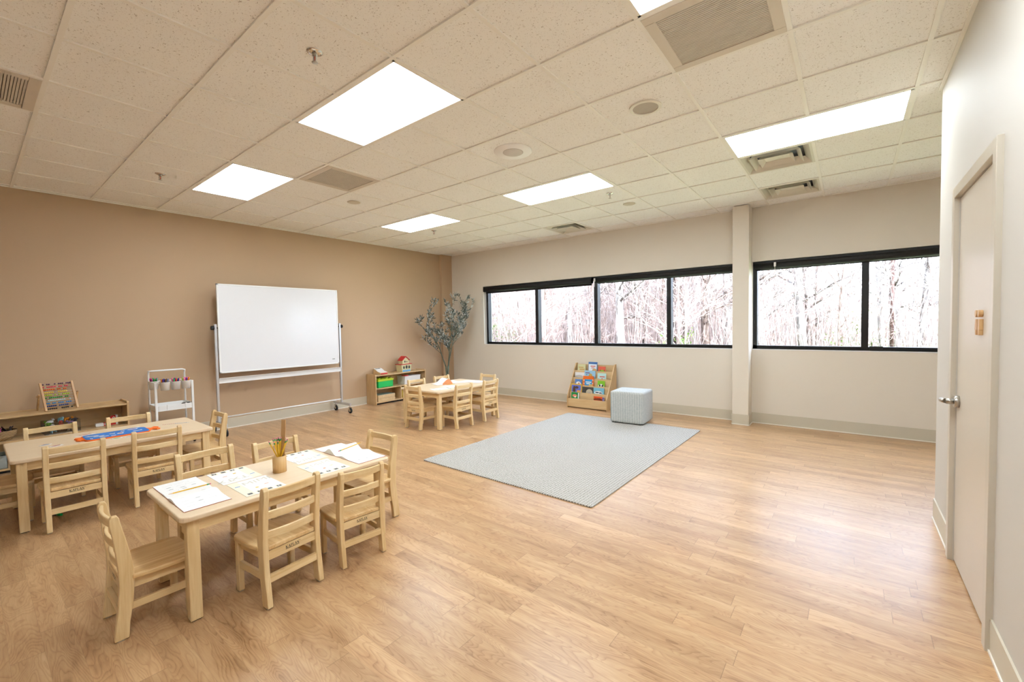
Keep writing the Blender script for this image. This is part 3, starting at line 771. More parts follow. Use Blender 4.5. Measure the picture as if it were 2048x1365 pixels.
def magnet(label, x, y, z, a, b, mi, rz, group):
    mb = MB(); n = 14; rr = random.Random(int((x+y)*1000))
    out = [(a*math.cos(2*PI*k/n)*rr.uniform(.85, 1.1), b*math.sin(2*PI*k/n)*rr.uniform(.8, 1.15)) for k in range(n)]
    mb.prism(out, 0, .0022, mi=0); b2 = mb.verts([(p*.72, q*.68, .0026) for p, q in out]); mb.face(range(b2, b2+n), 1)
    o = mb.build('picture_magnet', [PAPER, MC[mi]]); o.location = (x, y, z); o.rotation_euler = (0, 0, rz); tag(o, label, 'magnet', group)
where = ['at the head end of', 'second from the head end of', 'on the chair side of', 'in the near corner of', 'in the middle of', 'right of the middle of', 'beside the tan wall edge of', 'near the tail edge of', 'close to the tail on', 'on the front edge of']
for (dx, dy, nm, mi, a, b), wh in zip(MAG, where):
    magnet(nm+' picture magnet '+wh+' the blue board', 2.06+dx, -.20+dy*.9, ZT+.0135, b, a*.55, mi, .2*math.sin(dx*90), 'picture magnets on the blue board')
for x, y, nm, mi, a, b, wh in ((2.03, -.62, 'white and pale blue', 5, .035, .018, 'on the bare table left of the fish head'), (2.14, -.57, 'red and brown', 4, .04, .02, 'left of the fish head, nearer the chair'), (1.84, -.37, 'dark red', 4, .07, .018, 'behind the fish head'),
                          (1.86, -.07, 'dark grey', 0, .07, .02, 'behind the board toward the cart'), (2.24, -.23, 'green', 3, .035, .02, 'green, in front of the board'), (2.26, -.15, 'black spotted', 0, .04, .012, 'in front of the board, right of the green one')):
    magnet(nm+' picture magnet '+wh, x, y, ZT, b, a, mi, .15, 'loose picture magnets')
o = MB(); o.box((-.007, -.11, 0), (.007, .11, .0012), 0)
for k in range(12): o.box((-.0055, -.10+k*.016, .0012), (.0055, -.088+k*.016, .0016), 1+k // 6)
o = o.build('number_strip', [PAPER, MC[2], MC[5]]); o.location = (1.97, .235, ZT); o.rotation_euler = (0, 0, -.42); tag(o, 'white paper strip printed orange and blue at the far end of the fish board table', 'strip')
# small toys fallen on the floor
for (x, y, rz), l in (((2.18, -.61, .5), 'green toy marker on the floor below the fish board table, nearer one'), ((2.10, -.43, .9), 'green toy marker on the floor below the fish board table, farther one')):
    o = thing('toy_marker', l, 'marker', (x, y, .009), rz, 'markers dropped under the table')
    MB().tube([(-.06, 0, 0), (.045, 0, 0)], .009, 10).build('barrel', plain('marker_dark', srgb(50, 60, 60), .4), o)
    MB().tube([(.04, 0, 0), (.08, 0, 0)], .0095, 10).build('cap', GREEN, o)

# ------------------------------------------------------------------ rug and ottoman
rug = MB().prism(rrect(-1.0, -1.47, 1.0, 1.47, .02), 0, .011).build('area_rug', rug_mat(), bevel=.003)
rug.location = (4.52, 3.425, 0); rug.rotation_euler = (0, 0, -.012); tag(rug, 'large woven pale grey rectangular rug on the oak floor', 'rug')
ot = thing('cube_ottoman', 'cube ottoman in blue-grey striped fabric at the rug corner', 'ottoman', (4.60, 4.895, .0), .066)
MB().box((-.238, -.228, .02), (.238, .228, .462)).build('upholstery', fabric_mat('striped_fabric'), ot, bevel=.03, seg=5)
for sx in (-1, 1):
    for sy in (-1, 1): MB().cyl((sx*.17, sy*.17, .010), (sx*.17, sy*.17, .024), .018, n=12).build('foot', BLKRUB, ot)

# ------------------------------------------------------------------ whiteboard
wb = thing('rolling_whiteboard', 'large white dry-erase board on a silver wheeled stand', 'whiteboard', (.27, 2.03, 0))
bw, b0, b1 = .875, .825, 2.055
MB().box((-.012, -bw+.012, b0+.012), (.012, bw-.012, b1-.012)).build('writing_surface', plain('dry_erase_white', srgb(230, 230, 232), .16, var=.004), wb)
f = MB()
for q in ((-bw, b0, bw, b0+.02), (-bw, b1-.02, bw, b1), (-bw, b0, -bw+.02, b1), (bw-.02, b0, bw, b1)): f.box((-.016, q[0], q[1]), (.016, q[2], q[3]))
fr = f.build('frame', WHITE, wb, bevel=.002)
MB().box((.0125, bw-.12, b0+.075), (.0135, bw-.075, b0+.09)).build('maker_plate', plain('plate_grey', srgb(150, 152, 148), .5), wb)
for s_ in (-1, 1):
    y = s_*(bw+.03)
    MB().box((-.018, y-.014, .135), (.018, y+.014, 1.50)).build('upright', ALU, wb, bevel=.002)
    MB().box((-.24, y-.016, .125), (.27, y+.016, .165)).build('foot_bar', ALU, wb, bevel=.003)
    k = MB(); k.cyl((0, y+s_*.012, 1.45), (0, y+s_*.05, 1.45), .028, n=18); k.cyl((0, y-s_*.05, 1.45), (0, y+s_*.012, 1.45), .01, n=10); k.build('pivot_knob', BLACK, wb, bevel=.003)
    for x in (-.2, .245):
        c_ = MB(); c_.cyl((x, y, .09), (x, y, .13), .010, n=10); c_.box((x-.014, y-.017, .045), (x+.018, y-.013, .10)); c_.box((x-.014, y+.013, .045), (x+.018, y+.017, .10)); c_.box((x-.014, y-.017, .096), (x+.018, y+.017, .103))
        cs = c_.build('caster', CHROME, wb)
        w2 = MB(); w2.cyl((x+.012, y-.011, .045), (x+.012, y+.011, .045), .045, n=24); w2.build('wheel', BLKRUB, cs)
        MB().cyl((x+.012, y-.0125, .045), (x+.012, y+.0125, .045), .02, n=16).build('hub', CHROME, cs)
tr = MB(); tr.box((-.02, -bw-.016, .69), (.02, bw+.016, .70)); tr.box((.02, -bw-.016, .69), (.024, bw+.016, .76)); tr.box((.018, -bw-.016, .757), (.05, bw+.016, .762)); tr.build('tray', WHITE, wb)
MB().cyl((0, -bw-.016, .215), (0, bw+.016, .215), .011, n=12).build('cross_bar', WHITE, wb)
# shelf units ------------------------------------------------------
def stack(nm, y0, y1, dpt, hts, hh, label, th=.018):
    o = thing(nm, label, 'shelf', (0.012, y0, 0)); L = y1-y0
    for y in (0, L-th): MB().prism(rrect(0, 0, dpt, hh, .02), y, y+th, axis=1).build('side_panel', SHZ, o)
    MB().box((0, th, 0.02), (.006, L-th, hh-.01)).build('back_panel', SHY, o)
    for i, z in enumerate(hts):
        MB().box((.006, th, z-th), (dpt-.006, L-th, z)).build('top_panel' if i == len(hts)-1 else 'shelf_board', SHY, o, bevel=.002)
    MB().box((.04, th, 0.0), (dpt-.05, L-th, hts[0]-th)).build('plinth', BLACK, o)
    return o
s1 = stack('low_bookcase', 3.585, 4.76, .29, (.05, .30, .545), .56, 'low birch bookcase under the toy house, near the plant')
MB().box((.006, .56, .05), (.28, .578, .282)).build('divider', SHZ, s1)
s2 = stack('long_toy_shelf', -1.20, .19, .33, (.05, .325, .575), .60, 'long low wooden toy shelf carrying the abacus, cut by the left edge')

# things on the far bookcase
o = thing('toy_cash_register', 'wooden toy cash register with white face and red drawer', 'toy', (.15, 3.80, .5457))
MB().prism([(-.11, 0), (.11, 0), (.11, .032), (.02, .05), (-.045, .085), (-.11, .1)], -.08, .08, axis=1).build('body', SHX, o, bevel=.002)
MB().prism([(.11, .033), (.02, .051), (-.045, .086), (-.1, .101), (-.1, .105), (-.045, .09), (.02, .055), (.112, .037)][::-1], -.076, .076, axis=1).build('face_plate', WHITEP, o)
MB().prism([(-.062, .0955), (-.085, .1015), (-.085, .1035), (-.062, .0975)][::-1], -.055, .045, axis=1).build('display', plain('display_dark', srgb(70, 80, 84), .3), o)
MB().prism([(-.012, .069), (-.035, .081), (-.035, .083), (-.012, .071)][::-1], -.06, .05, axis=1).build('key_panel', plain('key_grey', srgb(120, 126, 126), .4), o)
MB().box((.108, -.072, .004), (.116, .072, .026)).build('drawer', RED, o)
o = thing('toy_ark_house', 'wooden toy ark house with red roofs and blue painted waves', 'toy', (.16, 4.33, .5457), .12)
WLH = plain('toy_cream', srgb(206, 196, 148), .5); WAV = plain('wave_blue', srgb(60, 160, 224), .5)
MB().prism([(-.115, 0), (.115, 0), (.135, .14), (-.135, .14)], -.075, .075, axis=0).build('hull', WLH, o, bevel=.002)
MB().box((-.085, -.145, .14), (.085, .145, .152)).build('deck', RED, o, bevel=.002)
MB().prism([(-.085, .152), (.085, .152), (.085, .225), (.0, .29), (-.085, .225)][::1], -.055, .055, axis=0).build('cabin', WLH, o)
rf = MB()
MB().prism([(-.1, .216), (0, .292), (.1, .216), (.1, .224), (0, .302), (-.1, .224)], -.07, .07, axis=0).build('roof', RED, o)
hs = MB()
for y, z, r in ((-.07, .085, .028), (0, .09, .034), (.07, .085, .03), (-.02, .195, .02), (.03, .19, .014)):
    x = .0755 if z < .14 else .0555
    hs.prism([(y+r*math.cos(a*PI/7)*.8, z+r*math.sin(a*PI/7)) for a in range(14)], x, x+.001, axis=0)
hs.build('openings', plain('opening_dark', srgb(52, 54, 50), .7), o)
wv = MB()
for k in range(6):
    y = -.09+k*.034
    wv.prism([(y-.02, .006), (y+.018, .006), (y+.012, .03), (y, .045), (y-.01, .026)], .0757, .0767, axis=0)
wv.build('waves', WAV, o)
rfh = MB()
for y in (-.04, .035): rfh.prism([(.045+.018*math.cos(a*PI/6), y+.018*math.sin(a*PI/6)) for a in range(12)], -.0005, .001, M=Matrix.Translation((0, 0, 0)))
o = thing('brick_storage_bin', 'green toy storage bin with studded lime lid', 'bin', (.155, 3.84, .3008))
MB().prism(rrect(-.10, -.165, .10, .165, .012), .008, .12).build('tub', GREEN, o, bevel=.004)
b = MB()
for y in (-.12, .12): b.box((-.095, y-.03, 0), (.095, y+.03, .01))
b.build('base_feet', GREEN, o)
lid = MB().prism(rrect(-.105, -.172, .105, .172, .01), .118, .155).build('lid', LIME, o, bevel=.004)
for k in range(4):
    for s_ in (-1, 1): MB().cyl((s_*.05, -.125+k*.083, .155), (s_*.05, -.125+k*.083, .176), .028, n=16).build('stud', LIME, lid)
o = thing('white_storage_box', 'large white storage box with a red clip on its lid', 'box', (.155, 4.45, .3008))
MB().prism([(-.11, 0), (.11, 0), (.125, .15), (-.125, .15)], -.19, .19, axis=1).build('tub', WHITEP, o, bevel=.004)
MB().box((-.13, -.195, .15), (.13, .195, .16)).build('lid', WHITEP, o, bevel=.003)
MB().prism(rrect(.0, -.19, .12, -.09, .02), .16, .175).build('clip', RED, o, bevel=.004)
for k, l in enumerate(('flat wooden puzzle box at the bottom of the bookcase, lower one', 'flat wooden puzzle box with a green top, upper one of two')):
    o = thing('wooden_puzzle_box', l, 'box', (.16, 3.84+.0*k, .0508+k*.062), 0, 'wooden puzzle boxes')
    MB().box((-.11, -.185, 0), (.11, .185, .056)).build('case', SHX, o, bevel=.003)
    MB().box((-.10, -.175, .0562), (.10, .175, .060)).build('lid_insert', plain('insert_green', srgb(126, 150, 136), .6) if k else SHY, o)
o = thing('yellow_book_box', 'yellow upright box in the right bay of the bookcase', 'box', (.15, 4.29, .0508))
MB().box((-.11, -.08, 0), (.11, .08, .20)).build('case', plain('box_yellow', srgb(232, 208, 96), .5), o, bevel=.003)
MB().box((.1102, -.06, .04), (.1112, .06, .16)).build('front_label', plain('label_pale', srgb(240, 226, 150), .5), o)

# things on the long toy shelf
ab = thing('bead_abacus', 'wooden abacus with ten rows of coloured beads', 'abacus', (.225, -.345, .5757)); ab.rotation_euler = (0, -.50, .15)
AW, AH = .124, .335
for s_ in (-1, 1):
    MB().box((-.01, s_*AW-.011, 0), (.01, s_*AW+.011, AH)).build('side_post', TOYW, ab, bevel=.004)
lg = MB()
for s_ in (-1, 1):
    y = s_*(AW+.028)
    M2 = Matrix.Translation((-.01, y, .185)) @ Matrix.Rotation(.95, 4, 'Y')
    MB().box((-.010, -.007, -.185), (.010, .007, .02), M=M2).build('support_leg', TOYW, ab, bevel=.003)
    MB().cyl((-.01, y-.02*1, .185), (-.01, y+.012, .185), .007, n=10).build('hinge_peg', TOYW, ab)
BC = [srgb(84, 44, 84), srgb(224, 72, 96), srgb(238, 104, 26), srgb(236, 206, 84), srgb(176, 204, 52), srgb(40, 150, 60), srgb(196, 226, 232), srgb(38, 134, 210), srgb(26, 62, 140), srgb(30, 32, 36)]
BP = ['o.oo..o.ooo.ooo', 'o.ooooo.oo.ooo.', 'oooooo.oo.oo...', 'ooooo..ooooo...', 'oooo.o.o.oooo..', 'o.ooooooo.oo.o.', '.ooooooooo..o..', 'oo.oo.ooo.ooo..', 'ooooo.ooooo....', 'ooooo..oooo.o..']
for i in range(10):
    z = AH-.02-i*.0325
    MB().cyl((0, -AW, z), (0, AW, z), .0018, n=8).build('rod', ALU, ab)
    bm_ = plain('bead_colour_%d' % i, BC[i], .3); tmpl = None
    slots = [k for k, c_ in enumerate(BP[i]) if c_ == 'o'][:10]
    if len(slots) < 10: slots += [k for k in range(15) if k not in slots][:10-len(slots)]
    mesh = None
    for k in sorted(slots):
        if mesh is None:
            ob = MB().ball((0, 0, 0), .0082, 10, 7).build('bead', bm_, ab); mesh = ob.data
        else:
            ob = bpy.data.objects.new('bead', mesh); COL.objects.link(ob); ob.parent = ab
        ob.location = (0, -AW+.019+k*.0154, z)
cb = thing('clear_toy_bin', 'clear plastic bin of mixed toy animals on the long shelf', 'bin', (.175, -.36, .3257), .05)
c_ = MB(); a, b = .12, .138
for q in ((-a, -b, 0, a, b, .004), (-a, -b, 0, -a+.003, b, .13), (a-.003, -b, 0, a, b, .13), (-a, -b, 0, a, -b+.003, .13), (-a, b-.003, 0, a, b, .13)): c_.box(q[:3], q[3:])
c_.build('tub', CLEARP, cb)
AC = [(srgb(235, 235, 232), 'white'), (srgb(60, 60, 64), 'black'), (srgb(236, 150, 40), 'orange'), (srgb(206, 44, 44), 'red'), (srgb(110, 190, 50), 'green'), (srgb(140, 206, 222), 'light blue'), (srgb(160, 130, 200), 'purple')]
def animal(mb, s_, mi=0):
    mb.ball((0, 0, .03*s_), .018*s_, 8, 6, mi, (1.7, .9, .9)); mb.ball((.033*s_, 0, .046*s_), .011*s_, 8, 6, mi, (1.2, .8, .9))
    for x in (-.018, .018):
        for y in (-.009, .009): mb.cyl((x*s_, y*s_, 0), (x*s_, y*s_, .028*s_), .005*s_, n=6, mi=mi)
    mb.tube([(-.028*s_, 0, .034*s_), (-.045*s_, 0, .022*s_)], [.004*s_, .002*s_], 6, mi)
    for y in (-.006, .006): mb.cyl((.03*s_, y*s_, .053*s_), (.027*s_, y*s_*1.4, .064*s_), .003*s_, .001*s_, 6, mi)
rnd = random.Random(3)
ADJ = [('white', 'lying on top near the left of'), ('light blue', 'standing highest in the middle of'), ('orange', 'sprawled across the right of'), ('red', 'tucked in the centre of'), ('green', 'at the left wall of'), ('black', 'at the right rim of'), ('purple', 'low at the right of'), ('white', 'deep at the left of'), ('green', 'showing through the right wall of'), ('light blue', 'at the bottom left of'), ('black', 'at the bottom middle of'), ('white', 'at the bottom right of')]
AP = [(.04, -.10, .09), (.03, .0, .105), (.05, .06, .10), (.06, .0, .075), (.05, -.13, .07), (.04, .125, .085), (.07, .10, .06), (.08, -.08, .05), (.085, .11, .02), (.085, -.08, .005), (.07, .02, .01), (.03, .08, .005)]
for (cn, wh), (x, y, z) in zip(ADJ, AP):
    mb = MB(); animal(mb, 1.05); col = dict((n, c) for c, n in AC)[cn]
    o = mb.build('toy_animal', plain('toy_'+cn.replace(' ', '_'), col, .45)); o.location = (.175+x-.02, -.36+y*.78, .33+z); o.rotation_euler = (rnd.uniform(-.3, .3), rnd.uniform(-.3, .3), rnd.uniform(0, 6))
    tag(o, cn+' plastic toy animal '+wh+' the clear bin', 'toy', 'toy animals in the clear bin')
rt = thing('red_ramp_toy', 'red toy ramp with white ends and round eyes on the long shelf', 'toy', (.19, .03, .3257)); rt.scale = (.78, .78, .78)
MB().prism([(-.10, 0), (.075, 0), (.075, .135), (.03, .135), (-.02, .05), (-.10, .032)], -.03, .03, axis=0).build('ramp_body', RED, rt, bevel=.003)
MB().prism([(.075, 0), (.10, 0), (.10, .14), (.075, .14)], -.03, .03, axis=0).build('end_block', WHITEP, rt, bevel=.002)
MB().prism(rrect(-.15, 0, -.06, .045, .012), -.035, .035, axis=0).build('front_block', WHITEP, rt, bevel=.002)
for y, z in ((.052, .105), (.035, .07), (-.04, .026)):
    MB().cyl((.03, y, z), (.033, y, z), .014, n=16).build('eye', PAPER, rt); MB().cyl((.033, y, z), (.034, y, z), .007, n=12).build('pupil', BLACK, rt)
bk = thing('wicker_basket', 'woven wicker basket of toy dragons at the left edge', 'basket', (.19, -.83, .3257))
pr = [(.0, 0), (.10, 0), (.125, .04), (.137, .095), (.133, .1), (.120, .045), (.095, .012), (0, .010)]
b = MB().lathe(pr, 28); b.v = [(x*.85, y*1.15, z) for x, y, z in b.v]; b.build('weave', wicker_mat(), bk)
DRG = plain('dragon_dark', srgb(58, 50, 52), .5); DPK = plain('dragon_pink', srgb(214, 100, 150), .5)
for (x, y, rz, m_, l) in ((.0, .09, .3, DRG, 'dark toy dragon with raised wings at the right of the wicker basket'), (.02, -.05, 2.0, DRG, 'dark toy dragon with curled neck at the left of the wicker basket'), (.03, -.01, 1.2, DPK, 'pink toy dragon low in the wicker basket')):
    mb = MB(); z0 = .045 if m_ is DRG else .035
    mb.ball((0, 0, .03+z0), .022, 10, 7, 0, (1.7, 1, 1)); mb.tube([(.03, 0, .035+z0), (.05, 0, .06+z0), (.045, 0, .085+z0), (.06, 0, .09+z0)], [.011, .008, .007, .006], 8)
    mb.tube([(-.03, 0, .03+z0), (-.06, .01, .035+z0), (-.10, .02, .03+z0)], [.01, .006, .002], 8)
    for s_ in (-1, 1):
        mb.quad((-.01, s_*.01, .045+z0), (.02, s_*.012, .045+z0), (.0, s_*.045, .105+z0), (-.015, s_*.04, .085+z0)); mb.quad((-.01, s_*.01, .045+z0), (-.015, s_*.04, .085+z0), (-.04, s_*.055, .07+z0), (-.03, s_*.015, .04+z0))
    o = mb.build('toy_dragon', m_); o.location = (.19+x, -.83+y, .325); o.rotation_euler = (0, 0, rz); tag(o, l, 'toy', 'toy dragons in the wicker basket')
gb = thing('grey_toy_tub', 'grey tub with green toys on the bottom shelf at the left edge', 'bin', (.18, -.93, .0508))
c_ = MB(); a, b = .13, .17
for q in ((-a, -b, 0, a, b, .004), (-a, -b, 0, -a+.004, b, .13), (a-.004, -b, 0, a, b, .13), (-a, -b, 0, a, -b+.004, .13), (-a, b-.004, 0, a, b, .13)): c_.box(q[:3], q[3:])
c_.build('tub_wall', GREY, gb)
for (x, y), l in (((.04, .03), 'bright green toy frog in the grey tub'), ((-.03, -.08), 'dark toy lizard in the grey tub')):
    mb = MB(); mb.ball((0, 0, .03), .045, 12, 8, 0, (1, 1.2, .7)); mb.ball((.03, 0, .055), .022, 10, 6); mb.ball((.04, .012, .072), .008, 8, 5); mb.ball((.04, -.012, .072), .008, 8, 5)
    for sx, sy in ((1, 1), (1, -1), (-1, 1), (-1, -1)): mb.tube([(sx*.02, sy*.03, .02), (sx*.045, sy*.06, .01), (sx*.06, sy*.065, .0)], .008, 7)
    o = mb.build('toy_reptile', GREEN if 'green' in l else DRG); o.location = (.18+x, -.93+y, .12 if 'green' in l else .09); tag(o, l, 'toy', 'toy reptiles in the grey tub')

# ------------------------------------------------------------------ white cart
ct = thing('white_utility_cart', 'white metal rolling cart with hanging marker cups', 'cart', (.30, .605, 0))
cw, cd, top = .185, .15, .92
f = MB()
f.tube([(-cd, -cw, .07), (-cd, -cw, top-.13), (-cd-.004, -cw, top-.05), (-cd+.02, -cw, top), (-cd+.03, -cw+.03, top), (-cd+.03, cw-.03, top), (-cd+.02, cw, top-.01), (-cd, cw, top-.05), (-cd, cw, .07)], .0105, 10)
f.build('handle_frame', WHITE, ct)
for s_ in (-1, 1):
    MB().box((cd-.012, s_*cw-.012, .07), (cd+.012, s_*cw+.012, .79)).build('front_post', WHITE, ct, bevel=.003)
    for x in (-cd, cd):
        k = MB(); k.cyl((x, s_*cw-.009, .028), (x, s_*cw+.009, .028), .027, n=18); k.build('wheel', BLKRUB, ct); MB().box((x-.012, s_*cw-.014, .03), (x+.012, s_*cw+.014, .072)).build('wheel_fork', WHITE, ct)
def tray(z, hgt):
    mb = MB(); o_ = rrect(-cd-.01, -cw-.005, cd+.012, cw+.005, .04); i_ = rrect(-cd-.006, -cw, cd+.008, cw, .036); n = len(o_)
    a = mb.verts([(x, y, z) for x, y in o_]); b = mb.verts([(x, y, z+hgt) for x, y in o_]); c = mb.verts([(x, y, z+hgt) for x, y in i_]); d = mb.verts([(x, y, z+.006) for x, y in i_])
    for k in range(n):
        j = (k+1) % n
        mb.face([a+k, a+j, b+j, b+k]); mb.face([b+k, b+j, c+j, c+k]); mb.face([c+k, c+j, d+j, d+k])
    mb.face(range(a+n-1, a-1, -1)); mb.face(range(d, d+n)); return mb
k = MB(); rp = rrect(-cd, -cw, cd+.006, cw, .04); rp = [(x, y, .785) for x, y in rp]; k.tube(rp+rp[:2], .006, 8); k.build('cup_rail', WHITE, ct)
for z in (.12, .44): 
    tray(z, .065).build('tray', WHITE, ct)
for y in (-.075, .11): MB().box((cd+.0125, y-.008, .455), (cd+.018, y+.008, .512)).build('tray_hook', WHITE, ct)
cupz = .70
CUPS = [(cd+.056, -.105, 'front left, under the grey and brown markers'), (cd+.056, .0, 'front middle, under the red and blue markers'), (cd+.056, .105, 'front right, under the orange and pink markers'), (.0, -cw-.0-.035+.06, 'rear left, under the green markers')]
MK = [srgb(60, 170, 80), srgb(110, 90, 190), srgb(200, 60, 140), srgb(30, 50, 150), srgb(214, 40, 40), srgb(240, 130, 30), srgb(120, 80, 50), srgb(170, 200, 50), srgb(240, 80, 170), srgb(90, 40, 130), srgb(120, 130, 150), srgb(250, 160, 170)]
PAL = [(6, 10, 1, 6, 3, 0, 5, 9), (4, 3, 4, 7, 9, 11, 8, 0), (9, 5, 5, 8, 8, 9, 7, 11), (0, 0, 1, 8, 0, 4, 2, 2)]
mk0 = {}
for ci, (x, y, l) in enumerate(CUPS):
    cz = .70 if ci == 3 else cupz-.0
    o = thing('hanging_cup', 'white hanging cup on the cart, '+l, 'cup', (.30+x-(.0 if ci < 3 else .04), .605+y, cz), 0, 'white cups on the cart')
    b = MB().lathe([(0, 0), (.042, 0), (.051, .098), (.052, .1), (.049, .1), (.040, .005), (0, .004)], 24); b.build('cup_wall', WHITEP, o)
    rnd = random.Random(20+ci)
    for k in range(8):
        ci_ = PAL[ci][k]; 
        if ci_ not in mk0:
            b2 = MB().tube([(0, 0, 0), (0, 0, .09)], .0075, 10, mi=1); b2.tube([(0, 0, .088), (0, 0, .128), (0, 0, .132)], [.0085, .008, .004], 10, mi=0)
            m0 = b2.build('marker_pen', [plain('marker_%d' % ci_, MK[ci_], .4), plain('marker_barrel', srgb(226, 226, 226), .4)]); mk0[ci_] = m0.data
        else: m0 = bpy.data.objects.new('marker_pen', mk0[ci_]); COL.objects.link(m0)
        a = 2*PI*k/8; rr = .024
        m0.location = (o.location.x+rr*.6*math.cos(a), o.location.y+rr*.6*math.sin(a), cz+.008)
        d_ = Vector((math.cos(a)*.13+.04, math.sin(a)*.16, 1)); m0.rotation_mode = 'QUATERNION'; m0.rotation_quaternion = d_.to_track_quat('Z', 'Y')
        tag(m0, 'coloured marker pen standing in one of the white cart cups', 'marker', 'marker pens in the cart cups')
for (x, y, rz), l in (((.30, .74, .3), 'black tangled marker lid strip in the middle cart tray, left one'), ((.33, .76, 1.4), 'black marker in the middle cart tray, right one')):
    b2 = MB().tube([(-.05, 0, .008), (.05, 0, .008)], .008, 8); b2.tube([(.045, 0, .008), (.075, 0, .008)], .0095, 8); o = b2.build('black_marker', BLACK); o.location = (x, y, .47 if rz < 1 else .483); o.rotation_euler = (0, 0, rz); tag(o, l, 'marker', 'black markers in the cart tray')
MB()

# ------------------------------------------------------------------ potted olive tree
pt = thing('potted_olive_tree', 'tall grey-green artificial olive tree in a dark pot in the corner', 'plant', (.52, 5.15, 0))
MB().lathe([(.0, 0), (.12, 0), (.15, .03), (.165, .25), (.155, .255), (.15, .22), (0, .22)], 28).build('pot', plain('pot_dark', srgb(60, 58, 56), .5), pt)
rnd = random.Random(42)
tk = MB(); lf = MB()
def leaf(mb, p, d, ln, w_):
    d = d.normalized(); u_ = d.cross(Vector((rnd.uniform(-1, 1), rnd.uniform(-1, 1), rnd.uniform(-1, 1))));
    if u_.length < .01: return
    u_.normalize(); nn = u_.cross(d); mi = rnd.choice((0, 0, 0, 1, 1))
    b = mb.verts([p, p+d*ln*.35+u_*w_+nn*.004, p+d*ln*.75+u_*w_*.8+nn*.002, p+d*ln, p+d*ln*.75-u_*w_*.8+nn*.002, p+d*ln*.35-u_*w_+nn*.004])
    mb.face([b, b+1, b+2, b+3], mi); mb.face([b, b+3, b+4, b+5], mi)
def limb(p, d, ln, r, lev):
    n = max(3, int(ln/.09)); pts = [p.copy()]; dd = d.copy()
    for k in range(n):
        dd = (dd+Vector((rnd.uniform(-.16, .16), rnd.uniform(-.16, .16), .03))).normalized(); pts.append(pts[-1]+dd*ln/n)
    for q in pts: q.x = min(max(q.x, -.34), .34 - .1*abs(q.z-1.3)); q.y = min(q.y, .24 if q.x < -.3 else .50)
    tk.tube(pts, [r*(1-.65*k/n) for k in range(n+1)], 6)
    if lev >= 2:
        for k in range(1, n+1):
            for _ in range(3 if lev == 2 else 4):
                leaf(lf, pts[k]-(pts[k]-pts[k-1])*rnd.random(), (dd*.7+Vector((rnd.uniform(-1, 1), rnd.uniform(-1, 1), rnd.uniform(-.5, 1)))).normalized(), rnd.uniform(.055, .09), rnd.uniform(.006, .010))
    if lev < 3:
        for k in range(1 if lev else 3, n+1):
            for _ in range(1 if lev < 2 else 1):
                if rnd.random() < (.9 if lev < 2 else .4):
                    a = rnd.uniform(0, 2*PI); side = Vector((math.cos(a), math.sin(a), 0))
                    limb(pts[k], (dd*.55+side*.65+Vector((0, 0, .35))).normalized(), ln*rnd.uniform(.34, .5), r*.45, lev+1)
for (x, y), d_, ln in (((-.02, -.02), Vector((-.2, -.08, 1)), .95), ((.03, .01), Vector((.03, .03, 1)), 1.08), ((0, .03), Vector((.0, -.02, 1)), .85)):
    q = Vector((x, y, .2)); tk.tube([q, q+Vector((-x*.5, -y*.5, .25)), q+Vector((0, 0, .40))], [.017, .015, .014], 8)
    limb(q+Vector((0, 0, .38)), d_.normalized(), ln, .013, 0)
tk.build('trunks', plain('olive_stem', srgb(96, 108, 92), .8, var=.1), pt)
lf.build('leaves', [plain('olive_leaf', srgb(96, 104, 94), .55, var=.15, nscale=30), plain('olive_leaf_pale', srgb(196, 200, 194), .6, var=.1, nscale=30)], pt)

# ------------------------------------------------------------------ book display rack
rk = thing('book_display_rack', 'birch book display rack with five tiers against the window wall', 'rack', (3.25, 5.35, 0))
RW = .745; RD = .37; RH = .735
for x in (0, RW-.016):
    MB().prism([(0, 0), (RD, 0), (RD, RH), (RD-.055, RH), (0.0, .19)], x, x+.016, axis=0).build('side_panel', SHZ, rk, bevel=.002)
MB().box((.016, RD-.012, .02), (RW-.016, RD-.004, RH-.02)).build('back_panel', SHX, rk)
tiers = []
for k in range(5):
    y = .012+k*.062; z0 = .015+k*.118; z1 = z0+.125 if k else .16
    MB().box((.016, y, z0), (RW-.016, y+.009, z1)).build('tier_front', SHX, rk, bevel=.0015)
    MB().box((.016, y+.009, z0), (RW-.016, y+.071, z0+.008)).build('tier_ledge', SHX, rk)
    tiers.append((y+.012, z0+.008, z1))
def cover(o, w_, h_, base_, art):
    fr = MB(); fr.box((0, 0, 0), (w_, .009, h_), 0); mats = [base_]
    for (x0, z0, x1, z1, c_, shape) in art:
        m_ = plain('print_%02x%02x%02x' % c_, srgb(*c_), .4, var=.02)
        if m_ not in mats: mats.append(m_)
        i = mats.index(m_); yy = -.0004-.0002*len(fr.f)/10
        if shape == 'b': fr.quad((x0*w_, yy, z0*h_), (x1*w_, yy, z0*h_), (x1*w_, yy, z1*h_), (x0*w_, yy, z1*h_), i)
        else:
            cx, cz, rx, rz_ = (x0+x1)/2*w_, (z0+z1)/2*h_, (x1-x0)/2*w_, (z1-z0)/2*h_
            b = fr.verts([(cx+rx*math.cos(2*PI*k/16), yy, cz+rz_*math.sin(2*PI*k/16)) for k in range(16)]); fr.face(range(b, b+16), i)
    return fr, mats
